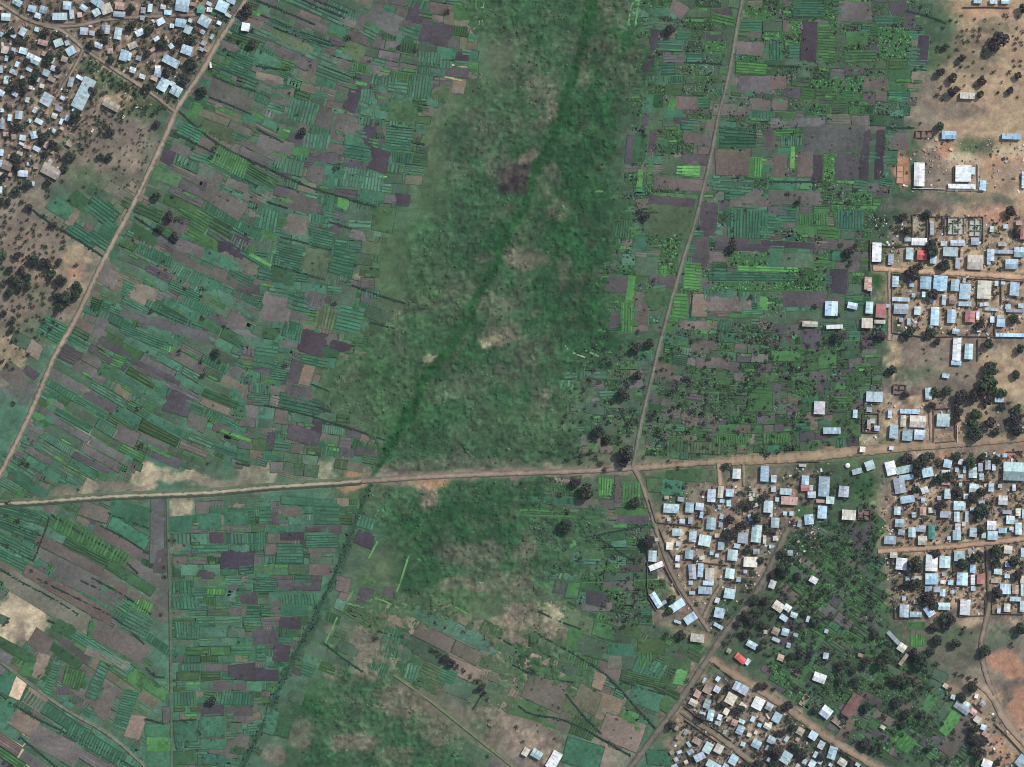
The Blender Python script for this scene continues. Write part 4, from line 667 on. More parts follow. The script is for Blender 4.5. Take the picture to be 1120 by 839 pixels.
def roof_mesh(w_, h_, col, r, zw, mono, two=None):
    """a gable (or single pitch) of overlapping metal sheets, each sheet with its own age"""
    m = MB(); lx, ly = w_ / 2, h_ / 2
    along_x = w_ >= h_
    A, Bh = (lx, ly) if along_x else (ly, lx)
    if mono: prof = [(-Bh, zw + 0.25 * Bh), (Bh, zw + 0.55)]; 
    else: prof = [(-Bh, zw + 0.1), (0, zw + 0.1 + Bh * 0.22), (Bh, zw + 0.1)]
    n = max(2, round(2 * A / 1.7))
    def pt(a, b, z): return (a, b, z) if along_x else (-b, a, z)
    base_ = np.array(col)
    for k in range(len(prof) - 1):
        (b0, z0), (b1, z1) = prof[k], prof[k + 1]
        tone = math.exp(r.gauss(0, .07)) * (0.62 if two == k else 1.0)
        rows = max(1, round(abs(b1 - b0) / 3.2))
        for i in range(n):
            a0, a1 = -A + 2 * A * i / n, -A + 2 * A * (i + 1) / n
            for j in range(rows):
                c0, c1 = b0 + (b1 - b0) * j / rows, b0 + (b1 - b0) * (j + 1) / rows; y0, y1 = z0 + (z1 - z0) * j / rows, z0 + (z1 - z0) * (j + 1) / rows
                c = base_ * tone * math.exp(r.gauss(0, 0.10))
                if r.random() < 0.07: c = c * np.array([0.8, 0.68, 0.6])
                elif r.random() < 0.05: c = c * 0.75
                lift = 0.03 * (i % 2)
                m.face([pt(a0, c0, y0 + lift), pt(a1, c0, y0 + lift), pt(a1, c1, y1 + lift), pt(a0, c1, y1 + lift)], c)
    th = 0.12  # eaves and verges
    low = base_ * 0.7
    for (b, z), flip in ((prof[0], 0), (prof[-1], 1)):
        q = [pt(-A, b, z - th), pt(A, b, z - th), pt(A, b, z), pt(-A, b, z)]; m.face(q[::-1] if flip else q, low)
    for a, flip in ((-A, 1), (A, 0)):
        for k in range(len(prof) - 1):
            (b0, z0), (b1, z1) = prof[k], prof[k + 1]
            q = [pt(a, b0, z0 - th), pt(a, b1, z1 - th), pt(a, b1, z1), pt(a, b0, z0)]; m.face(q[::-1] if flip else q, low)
    return m, prof, A, Bh, along_x
def wall_mesh(w_, h_, prof, A, Bh, along_x, col):
    m = MB(); ins = 0.35; a1, b1 = A - ins, Bh - ins
    def pt(a, b, z): return (a, b, z) if along_x else (-b, a, z)
    def zr(b):
        for (p0, z0), (p1, z1) in zip(prof[:-1], prof[1:]):
            if p0 <= b <= p1: return z0 + (z1 - z0) * (b - p0) / (p1 - p0) - 0.14
    for b, flip in ((-b1, 0), (b1, 1)):
        # a door and windows are openings with darker leaves set back in the long side
        q = [pt(-a1, b, -.1), pt(a1, b, -.1), pt(a1, b, zr(b)), pt(-a1, b, zr(b))]; m.face(q[::-1] if flip else q, col)
    for a, flip in ((-a1, 1), (a1, 0)):
        ridge = [pt(a, 0, zr(0))] if len(prof) == 3 else []
        q = [pt(a, -b1, -.1), pt(a, b1, -.1), pt(a, b1, zr(b1))] + ridge + [pt(a, -b1, zr(-b1))]; m.face(q[::-1] if flip else q, col)
    return m
def door_mesh(A, Bh, along_x, side, r):
    m = MB(); b = side * (Bh - 0.35 + 0.03); c = np.array(r.choice([(0.10, 0.07, 0.05), (0.06, 0.12, 0.2), (0.2, 0.2, 0.2)]))
    def pt(a, b, z): return (a, b, z) if along_x else (-b, a, z)
    m.face([pt(-.45, b, 0), pt(.45, b, 0), pt(.45, b, 2.0), pt(-.45, b, 2.0)], c)
    return m
for i, (u, v, w_, h_, ang, k) in enumerate(HOUSES):
    big = w_ * h_ > 330
    small = min(w_, h_) < 5.2 or w_ * h_ < 34
    zw = 4.2 if big else (2.5 if small else 3.3) + rh.uniform(-.2, .3)
    nm = 'warehouse' if big and k in 'TXV' else ('shed' if small else 'house')
    o = link(nm, None, loc=W3(u, v, 0), rot=-rad(ang), cat={'warehouse': 'hall'}.get(nm, nm)); o.empty_display_size = 2
    if k == 'Q':   # round tank-like hut with a conical cap
        m = MB(); n = 20; R = 2.3
        ring = [(R * math.cos(6.2832 * j / n), R * math.sin(6.2832 * j / n)) for j in range(n)]
        for j in range(n):
            p, q = ring[j], ring[(j + 1) % n]; m.face([(p[0], p[1], 0), (q[0], q[1], 0), (q[0], q[1], 2.4), (p[0], p[1], 2.4)], np.array([.5, .5, .48]))
        m.build('wall', M_WALL, o); m = MB()
        for j in range(n):
            p, q = ring[j], ring[(j + 1) % n]; m.face([(p[0] * 1.12, p[1] * 1.12, 2.35), (q[0] * 1.12, q[1] * 1.12, 2.35), (0, 0, 3.3)], np.array([.8, .8, .8]))
        m.build('roof', M_ROOF, o)
    else:
        rc = np.array(ROOFC[k])
        if k == 'W' and (u, v) not in BRIGHT: rc = np.array((.53, .66, .74)) if rh.random() < .7 else rc * .9
        if (u, v) in ((809.7, 720), (1008, 279)): rc = np.array((.62, .13, .12))
        if k != 'R' and (u, v) not in BRIGHT: rc = rc * math.exp(rh.gauss(-.04, .13)) * np.array([1 + rh.gauss(0, .02), 1, 1 + rh.gauss(0, .02)])
        m, prof, A, Bh, ax = roof_mesh(w_, h_, rc, rh, zw, small or rh.random() < 0.2, two=0 if k == 'V' else None)
        m.build('roof', M_ROOF, o); wall_mesh(w_, h_, prof, A, Bh, ax, WALLC[rh.randrange(4)]).build('wall', M_WALL, o)
    HOUSE_OBJS.append((o, u, v, w_, h_, k, nm))
# ------------------------------------------------------------------ trees: u, v, crown radius
TREES = """
1090 47 10.5;1100 17 3.5;1113 19 2.5;1118 10 5;1052 17 2;1066 21 2;1072 33 3;1065 33 2.5;1065 39 2.5;1071 39 2.5;1070 45 2.5;1059 45 2.5;1052 34 2;1058 33 2;1047 40 2;1052 40 2;1053 45 2;1076 51 2;1075 56 2.5;1075 62 2.5;1051 64 4;1045 72 2;1051 72 2.5;1059 73 2;1065 68 2;1087 78 3;1112 31 2;1118 35 2.5;1112 42 2.3;1117 46 2;1110 48 2.3;1110 54 2.5;1109 66 2;1116 67 2;1110 72 2.2;1116 72 1.8;1104 79 3;1113 83 4;1028 79 4.5;1042 86 5;1073 89 5;1078 22 2;1034 52 4g;1026 53 3.5g;1046 54 2.5;1008 74 2.5;1002 75 2.5;1042 100 6;1072 104 4;1091 102 2.5;1029 96 2.5;1025 104 3;1055 94 2;1026 139 5g;1104 99 4;1007 135 2;1096 90 2;1038 62 2;1032 30 2.5g;1040 22 2.5
1082 403 7.5;1090 406 3;1110 410 4.5;1079 419 9g;1081 376 5;1116 381 5;1071 354 5;1108 349 5;994 363 6;1017 364 6;1024 374 4;1010 371 2;1023 428 5g;1035 429 6g;1051 435 8;1065 433 6;1076 427 7;1080 438 5;1048 450 5;1046 458 4;1067 453 6g;1063 464 6g;1066 475 7;1082 462 6;1089 472 4;1113 447 5g;1111 458 7;1112 471 6;1019 443 4;990 431 4;1096 444 4;1096 429 5g;1087 428 5g;1104 440 2.5;1057 411 2.5g
991 502 6;1006 504 8;1002 517 5;1016 498 5;1001 536 4.5;1027 524 5;1036 521 5;1060 506 6g;1045 499 5g;1090 503 5;1074 499 4;1046 538 6;1073 537 5;1064 544 6;1101 501 3;1028 553 6;984 565 3;1073 559 8;1072 580 4;1086 549 3;1000 616 9;1000 638 6;1023 605 5;991 638 4;1089 603 7;1090 616 5;1053 616 6;1065 611 5;1108 614 6;1113 628 5;1089 648 6;1070 605 4
798 584 7;810 575 6;798 568 5;832 613 4;855 605 5;858 622 7;818 601 4;844 582 4;827 565 6;833 666 5;825 655 5;816 673 6;826 671 6;823 680 5;807 682 4;845 628 4;880 670 4;892 679 5;837 656 5;834 684 4;873 630 4;866 681 3;815 694 4;831 708 4;816 692 5;745 694 5;829 750 4;836 750 4;846 754 2.5;797 751 4;789 770 4;809 775 5;735 792 5;766 785 5;805 777 4;830 834 5;846 819 6;791 770 4;710 592 6.5;695 549 6;735 655 4.5g;732 668 4g;812 548 4g;820 552 5;833 545 4;793 510 4;800 512 3
866 716 4;875 716 4;887 715 4;919 728 5;933 733 4;947 724 6;901 709 3;935 743 4;907 721 3.5;886 748 3.5;915 738 3;846 754 3;918 744 4;955 712 3;843 732 3;957 694 4;862 771 5;851 775 3;948 772 5;947 813 6;956 818 4;867 795 4;876 824 6;869 816 4;854 801 5;894 775 5g;881 801 3;849 822 6;846 834 5;903 814 3;897 828 4;930 835 4
1051 762 5;1063 752 5;1064 796 5;1070 810 6;1063 806 5;1077 810 4;1071 824 6;1066 819 4g;1086 823 3;1046 828 2.5;1016 818 4;1008 780 4;1090 834 4;1030 813 2;1015 789 2.5g;1024 700 5.5;1044 703 5.5;1076 711 6;1052 692 3;1063 692 1.5;1054 687 3;1004 718 7;1006 725 7;999 714 5;1017 712 5;1021 686 5;1034 684 5;1033 675 6;1039 676 6;1020 662 5;1016 653 7;1008 656 5;1024 726 3.5;968 719 6;963 726 6;968 652 3;980 742 6;990 745 6;981 767 6;990 780 5;987 792 4;1066 807 5;1115 687 6;1107 705 3.5;962 815 4;970 712 4;1062 750 5;1045 737 3;1052 739 3;1060 741 3;1068 744 3
31 202 5;19 209 5;53 208 3;24 222 3;32 227 4;10 221 4;6 236 2.5;12 238 2;30 240 2.5;25 250 3;23 258 3.5;37 254 2;44 257 2.5;17 266 2.5;23 270 2.5;38 269 2.5;49 270 3.5;38 277 3;20 279 4;31 281 3.5;39 285 5;47 288 5;54 289 5;58 282 2.5;29 288 3.5;65 287 4;83 290 3;12 295 4;25 297 5;43 294 2.5;47 300 3.5;57 299 4.5;14 305 4;22 309 7;31 303 4;31 313 4;41 312 3;66 306 5;70 307 4;65 315 3;84 313 5;87 317 4;83 323 5;62 324 4.5;72 324 6;75 330 4;65 336 4;69 338 3;61 344 2.5;59 352 2;11 320 4.5;20 320 2.5;26 322 2;35 325 3;22 335 3;4 343 4;14 351 4;13 360 4;20 361 3;21 355 2;30 361 2;4 281 6g;2 311 3;2 258 3;2 265 2.5;59 246 4;76 219 2;99 222 2;3 293 3;34 177 3.5;64 170 2.5;78 173 5.5;71 184 4;59 159 5;50 169 4;53 200 4;19 183 4;5 193 4;21 176 4;3 221 4;70 156 2;70 189 2;68 198 2.5;24 220 2.5;47 160 3
122 145 4;120 172 4;110 172 4;105 164 3;85 127 6;102 100 5;79 172 3;172 136 4;201 87 5.5;222 101 5;246 54 2.5;272 11 6.5;262 45 3;276 48 5;211 162 2;231 172 3;235 162 3;179 47 5;162 59 4;145 27 4;50 37 5;55 63 5;209 69 6;220 55 3;222 60 3;183 80 5;217 35 3;232 35 3;252 42 3;276 34 3;162 96 5;197 46 4;208 44 5;164 34 5;161 22 3.5;144 30 5;144 9 4.5;184 1 4;14 35 4;20 45 4;13 60 4;52 68 4;48 40 3;30 68 4;64 77 4;40 84 5;26 90 4;18 95 5;12 96 4;27 99 4;110 36 4;115 44 4;100 49 5;122 66 4;48 151 5;53 146 4;42 146 4;20 138 5;30 135 4;10 150 4;17 172 5;35 178 4;195 17 3;205 20 3;218 100 4;214 76 4;219 65 3;222 37 3;226 32 2.5;262 15 4
172 215 4.5;186 237 5;176 250 4.5;192 259 4.5;195 240 4;179 286 2;165 340 3.5;222 347 3;245 357 2.5;222 316 3;202 316 2.5;174 299 2;220 324 2;237 386 4.5;222 410 4;197 385 3.5;220 395 3;146 262 2;156 242 2;190 214 3;381 41 4;454 55 3;489 12 4;331 145 4.5;369 184 4;317 102 2;404 67 2;286 57 2;325 126 2;389 290 2;366 332 3;312 400 3;531 305 3;240 395 3
705 237 5;699 232 4;715 306 2.5;765 249 2.5;802 262 4;800 271 5;821 326 3.5;710 376 5;696 380 5.5;697 389 3;744 382 3;661 382 3;662 392 3;667 397 3.5;697 410 5;685 417 4;752 414 4;682 430 6;670 439 3.5;686 421 4;704 424 3;655 471 6;664 480 4.5;646 494 3;652 500 3.5;685 494 8.5;682 506 5;657 507 4;661 514 3.5;696 460 2.5;630 527 5;641 537 8;612 540 4;620 559 4;619 575 7;662 597 3;670 609 3;635 612 4;705 500 2.5;732 505 3;742 512 2.5;735 429 4;736 447 4;757 450 4;769 452 4;717 452 4;720 470 4;727 480 4;739 427 3;733 33 5;730 40 4;703 142 4;705 148 3;1101 645 3
928 275 5;935 270 4;925 282 4;930 288 4;920 268 3;915 345 4;891 336 4;914 369 5;921 366 4;954 367 4;963 368 5;975 405 5;866 402 4;877 403 3;884 409 3;884 378 3;1013 235 5;987 237 4.5;992 252 5;981 253 3.5;1017 269 6.5;1019 275 6;1003 292 5;995 298 6;1000 303 5;1028 249 3;1032 290 6;1027 292 4;1020 322 6;1010 318 3;1105 231 5.5;1091 255 4;1111 254 4.5;870 223 3;873 221 4;862 212 3;928 221 3.5;918 212 3;936 208 3;983 248 3;1102 239 3
685 676 4;682 686 3.5;729 696 4;729 693 3;411 697 3.5;440 696 2.5;405 684 2;342 686 2.5;334 700 2;472 710 3.4;477 713 3.9;482 717 3.9;488 720 4.2;494 725 4.7;500 729 3.4;507 733 3.1;514 739 3.1;521 745 3.2;527 751 4.4;530 759 3.6;533 764 2.6;477 681 2.5;507 691 2.5;487 686 2;533 827 2.5;565 795 3;607 808 2;572 811 2;160 787 2.5;176 672 2.5;232 766 5;11 769 2;191 744 2;180 631 3;8 680 2.5;4 684 2;10 676 2;12 838 3.5;6 834 3;9 549 3.5;19 569 3.5;7 564 2.5;31 509 3.5;24 507 3;14 441 3.5;86 535 2;151 447 3;155 487 4;227 507 2;191 591 2;185 591 2;35 624 2.5;31 480 1.5;180 620 2;862 490 4;840 497 4;850 494 3;834 495 3;8 597 2.5
"""
# scattered undergrowth and young trees: outline, number, radius range
SCATTER = [([(-5,-5),(262,-5),(195,112),(100,160),(-5,215)], 460, 1.7, 4.4), ([(85,130),(160,150),(150,205),(90,215)], 60, 1.0, 2.0), ([(150,140),(180,140),(165,185),(150,190)], 24, 1.0, 1.8),
 ([(715,355),(965,355),(935,495),(706,498)], 420, 1.1, 3.0), ([(700,20),(1010,-10),(1000,100),(940,300),(720,350),(690,250)], 150, 1.0, 2.0),
 ([(640,370),(715,360),(700,510),(600,505)], 85, 1.4, 3.4), ([(840,600),(962,560),(975,700),(1060,770),(1070,839),(960,830),(900,780),(835,720)], 360, 1.3, 4.4),
 ([(650,600),(712,610),(720,690),(655,690)], 90, 1.2, 2.4), ([(715,530),(955,510),(960,600),(840,720),(760,700)], 300, 1.4, 4.0), ([(975,500),(1120,495),(1120,670),(975,670)], 240, 1.5, 4.0),
 ([(750,740),(860,775),(960,850),(740,850)], 280, 1.4, 3.8), ([(955,235),(1120,235),(1120,360),(980,365)], 140, 1.3, 3.4), ([(280,20),(430,20),(400,500),(20,520),(140,260)], 110, 0.9, 1.8),
 ([(190,560),(380,550),(270,839),(190,839)], 60, 0.9, 1.7), ([(560,650),(770,690),(690,820),(500,790)], 50, 1.0, 1.9), ([(1000,0),(1120,20),(1120,110),(1020,110)], 26, 1.2, 2.0), ([(0,210),(60,210),(90,330),(0,420)], 150, 1.2, 3.3),
 ([(1060,750),(1120,800),(1120,839),(1075,839)], 24, 1.2, 2.4), ([(1000,380),(1120,380),(1120,480),(1020,480)], 22, 1.2, 2.6), ([(440,480),(690,470),(690,510),(440,515)], 26, 1.0, 1.8)]
rt = random.Random(3)
trees = []
for s in TREES.replace('\n', ';').split(';'):
    if s.strip():
        a = s.split(); g = a[2].endswith('g'); trees.append([float(a[0]), float(a[1]), float(a[2].rstrip('g')), g, True])
HB = [(h[0], h[1], h[2], h[3], rad(h[4])) for h in HOUSES]
def on_house(u, v, pad):
    for (x, y, w_, h_, a) in HB:
        if abs(u - x) + abs(v - y) > 40: continue
        da = math.cos(a) * (u - x) + math.sin(a) * (v - y); db = -math.sin(a) * (u - x) + math.cos(a) * (v - y)
        if abs(da) < w_ / 2 + pad and abs(db) < h_ / 2 + pad: return True
    return False
for poly, n, r0, r1 in SCATTER:
    xs, ys = [p[0] for p in poly], [p[1] for p in poly]; k = tries = 0
    while k < n and tries < n * 12:
        tries += 1; u, v = rt.uniform(min(xs), max(xs)), rt.uniform(min(ys), max(ys)); R = r0 + (r1 - r0) * rt.random() ** 1.8
        if not inpoly(u, v, poly) or on_house(u, v, R * 0.6): continue
        if float(ground_at(PATHD, u, v)) < R * .7 + .5: continue
        if any(abs(t[0] - u) + abs(t[1] - v) < (t[2] + R) * 0.8 for t in trees): continue
        trees.append([u, v, R, rt.random() < 0.25, False]); k += 1

LEAFC = [np.array(c) for c in ((0.050, 0.060, 0.044), (0.056, 0.051, 0.050), (0.054, 0.088, 0.046), (0.044, 0.066, 0.045))]
def crown_mesh(seed, n, leafc, scrub=False):
    """leaf clumps spread through an uneven crown of radius 1, resting on z = 0"""
    r = random.Random(seed); m = MB()
    lobes = [(0, 0, 0.75, 0.72)] + [(0.55 * math.cos(a), 0.55 * math.sin(a), r.uniform(.5, .95), r.uniform(.34, .52)) for a in [r.uniform(0, 6.28) for _ in range(7)]]
    for i in range(n):
        lx, ly, lz, lr = r.choice(lobes)
        while True:
            x, y, z = r.uniform(-1, 1), r.uniform(-1, 1), r.uniform(-1, 1); d = x * x + y * y + z * z
            if 0.25 < d < 1: break
        k = (r.uniform(0.75, 1.0)) / math.sqrt(d) * lr
        c = np.array([lx + x * k, ly + y * k, max(0.12, lz + z * k * 0.8)])
        nrm = np.array([x, y, z + 0.35]) + np.array([r.gauss(0, .45) for _ in range(3)]); nrm /= np.linalg.norm(nrm)
        t = np.cross(nrm, [r.gauss(0, 1), r.gauss(0, 1), r.gauss(0, 1)]); t /= np.linalg.norm(t); b = np.cross(nrm, t)
        s = r.uniform(0.10, 0.20) * (1.5 if n < 120 else 1); col = leafc * math.exp(r.gauss(0, 0.28))
        pts = [c + s * (math.cos(q) * t * r.uniform(.7, 1.2) + math.sin(q) * b * r.uniform(.5, 1.0)) + nrm * r.uniform(-.04, .04) for q in (0, 1.3, 2.5, 3.8, 5.0)]
        m.face([tuple(p) for p in pts], col)
    return m
def trunk_mesh(seed):
    r = random.Random(seed); m = MB(); bark = np.array([0.11, 0.085, 0.065])
    def limb(p, q, r0, r1):
        d = np.array(q) - np.array(p); d /= np.linalg.norm(d); t = np.cross(d, [0.3, 1, 0.2]); t /= np.linalg.norm(t); b = np.cross(d, t)
        A = [tuple(np.array(p) + r0 * (math.cos(a) * t + math.sin(a) * b)) for a in [k * 2 * math.pi / 6 for k in range(6)]]
        B = [tuple(np.array(q) + r1 * (math.cos(a) * t + math.sin(a) * b)) for a in [k * 2 * math.pi / 6 for k in range(6)]]
        for k in range(6): m.face([A[k], A[(k + 1) % 6], B[(k + 1) % 6], B[k]], bark)
    limb((0, 0, -0.05), (0.03, 0.02, 0.55), 0.09, 0.06)
    for k in range(5):
        a = k * 1.26 + r.uniform(0, .6); limb((0.03, 0.02, 0.5), (0.5 * math.cos(a), 0.5 * math.sin(a), r.uniform(.8, 1.1)), 0.05, 0.015)
    return m
CR = [crown_mesh(100 + i, 700, LEAFC[i % 4]).mesh('crown', M_LEAF) for i in range(12)]
TR = [trunk_mesh(i).mesh('trunk', M_BARK) for i in range(3)]
order = sorted(range(len(trees)), key=lambda i: (-trees[i][2], i))
single = [i for i in order if trees[i][4]][:298]
single_set = set(single)
TREE_OBJS = []
for i in single:
    u, v, R, g, _ = trees[i]
    o = link('tree', None, loc=W3(u, v, 0.0), rot=rt.uniform(0, 6.28), cat='tree')
    R *= 1.1; o.scale = (R, R, R * rt.uniform(0.85, 1.15)); o.empty_display_size = 0.2
    ci = (2 + 4 * rt.randrange(3)) if g else rt.choice([0, 1, 3, 4, 5, 7, 8, 9, 11])
    tk = link('trunk', TR[i % 3], o); tk.scale = (1, 1, 0.8)
    link('crown', CR[ci], o, loc=(0, 0, 0.28))
    TREE_OBJS.append((o, u, v, R, 'green' if g else 'dark'))
# everything smaller reads as scrub: one object
sc_ = MB(); small = [crown_mesh(300 + i, 46, LEAFC[i % 4]) for i in range(12)]
for i in order:
    if i in single_set: continue
    u, v, R, g, _ = trees[i]; mm = small[(2 + 4 * rt.randrange(3)) if g else rt.choice([0, 1, 3, 4, 5, 7, 8, 9, 11])]
    n = len(sc_.v); x0, y0, _z = W3(u, v); a = rt.uniform(0, 6.28); ca, sa = math.cos(a) * R, math.sin(a) * R
    sc_.v += [(x0 + ca * p[0] - sa * p[1], y0 + sa * p[0] + ca * p[1], p[2] * R * 0.9) for p in mm.v]
    sc_.f += [tuple(k + n for k in f) for f in mm.f]; sc_.c += mm.c
so_ = sc_.build('scrub', M_LEAF, kind='stuff'); so_['label'] = 'low dark scrub and young trees dotted over the plots and yards'; so_['category'] = 'scrub'

# heaps of bricks, sand, sheeting and firewood lying about the yards: one object
rb = MB(); rq = random.Random(77)
YARDS = [([(-5,-5),(262,-5),(192,115),(90,150),(60,215),(-5,215)], 700), ([(955,235),(1120,235),(1120,370),(975,370)], 420), ([(940,440),(1120,440),(1120,485),(940,492)], 120), ([(965,500),(1120,490),(1120,672),(975,672),(965,600)], 620), ([(725,535),(915,505),(900,600),(830,640),(780,690),(735,650)], 480), ([(755,745),(795,735),(960,850),(730,850)], 420), ([(1045,755),(1080,770),(1120,825),(1120,839),(1080,839)], 90), ([(985,150),(1120,150),(1120,210),(985,210)], 110)]
for poly, n in YARDS:
    xs, ys = [p[0] for p in poly], [p[1] for p in poly]
    for _ in range(n * 2):
        u, v = rq.uniform(min(xs), max(xs)), rq.uniform(min(ys), max(ys))
        if not inpoly(u, v, poly) or on_house(u, v, 0.8): continue
        if float(ground_at(PATHD, u, v)) < 1.2: continue
        R = 0.4 + 1.3 * rq.random() ** 2; c = np.array(rq.choice([(.5,.42,.32),(.6,.55,.46),(.35,.28,.22),(.10,.085,.07),(.12,.10,.09),(.7,.72,.7),(.42,.28,.2),(.07,.065,.06)])) * rq.uniform(.7, 1.15)
        p = W3(u, v); rb.box(p[0], p[1], -.1, R * rq.uniform(.4, .9), R * rq.uniform(.7, 1.6), R * rq.uniform(.5, 1), rq.uniform(0, 3.1), c, taper=rq.uniform(0, .5))
o_ = rb.build('rubble', M_WALL, kind='stuff'); o_['label'] = 'heaps of bricks, sand and scrap lying about the yards'; o_['category'] = 'rubble'
# ------------------------------------------------------------------ roofless and half-built houses: floor, walls, cross walls
RUINS = [(1011,147,20,8,0,'D','low brown roofless shell with dark rooms beside the blue-roofed house north of the white halls'),(983.5,426,14,11,3,'D','dark brick roofless house with a white strip along its south wall'),
 (945,563,14,12,2,'D','dark walled ruin full of rubble by the green gardens'),(879.5,766,7,13,33,'C','narrow cream roofless frame on the north side of the slanting earth road'),(917,789,14,9,38,'C','roofless cream end joined to the white house by the rust-brown hall'),
 (1045.5,247,18,19,1,'E','western of two unfinished grey-green concrete houses inside the long north wall'),(1066.5,249,13,19,1,'E','eastern of two unfinished grey-green concrete houses inside the long north wall'),
 (974.5,614.5,9,6,3,'D','small dark roofless pen beside the white house south of the street end'),(823,543,9,11,5,'E','small cream house frame with an open grey middle'),(984.5,191,8,20,2,'O','orange brick footings on orange soil at the edge of the fields')]
RC = {'D': ((0.13, 0.09, 0.075), (0.22, 0.16, 0.13)), 'C': ((0.5, 0.45, 0.34), (0.30, 0.26, 0.2)), 'E': ((0.42, 0.44, 0.36), (0.46, 0.47, 0.38)), 'O': ((0.30, 0.16, 0.1), (0.52, 0.30, 0.19))}
rr = random.Random(9)
for (u, v, w_, h_, ang, k, lab) in RUINS:
    o = link('roofless_house', None, loc=W3(u, v, 0), rot=-rad(ang), label=lab, cat='ruin'); wc, fc = [np.array(c) for c in RC[k]]
    m = MB(); m.box(0, 0, 0.0, 0.55, w_ / 2, h_ / 2, 0, fc * 0.9, fc); m.build('floor_slab', M_WALL, o)
    H = 2.6 if k != 'O' else 1.2; t = 0.16
    def wl(x0, y0, x1, y1, part):
        m = MB(); L = math.hypot(x1 - x0, y1 - y0); n = max(1, int(L / 2.6)); a = math.atan2(y1 - y0, x1 - x0); hs = math.exp(rr.gauss(0, .1))
        for s in range(n):   # sills where doors and windows will be, ragged heights between them
            f0, f1 = s / n, (s + 1) / n; cx, cy = x0 + (x1 - x0) * (f0 + f1) / 2, y0 + (y1 - y0) * (f0 + f1) / 2
            m.box(cx, cy, 0.5, (0.9 if rr.random() < .2 else H * rr.uniform(.8, 1.05)), L * (f1 - f0) / 2, t, a, wc * hs)
        m.build(part, M_WALL, o)
    lx, ly = w_ / 2 - .3, h_ / 2 - .3
    for q in ((-lx, -ly, lx, -ly), (lx, -ly + t, lx, ly - t), (lx, ly, -lx, ly), (-lx, ly - t, -lx, -ly + t)): wl(*q, 'outer_wall')
    nx, ny = max(1, round(w_ / 6)), max(1, round(h_ / 6.5))
    for a in range(1, nx): wl(-lx + 2 * lx * a / nx, -ly + t, -lx + 2 * lx * a / nx, ly - t, 'room_wall')
    for b in range(1, ny): wl(-lx + t, -ly + 2 * ly * b / ny, lx - t, -ly + 2 * ly * b / ny, 'room_wall')
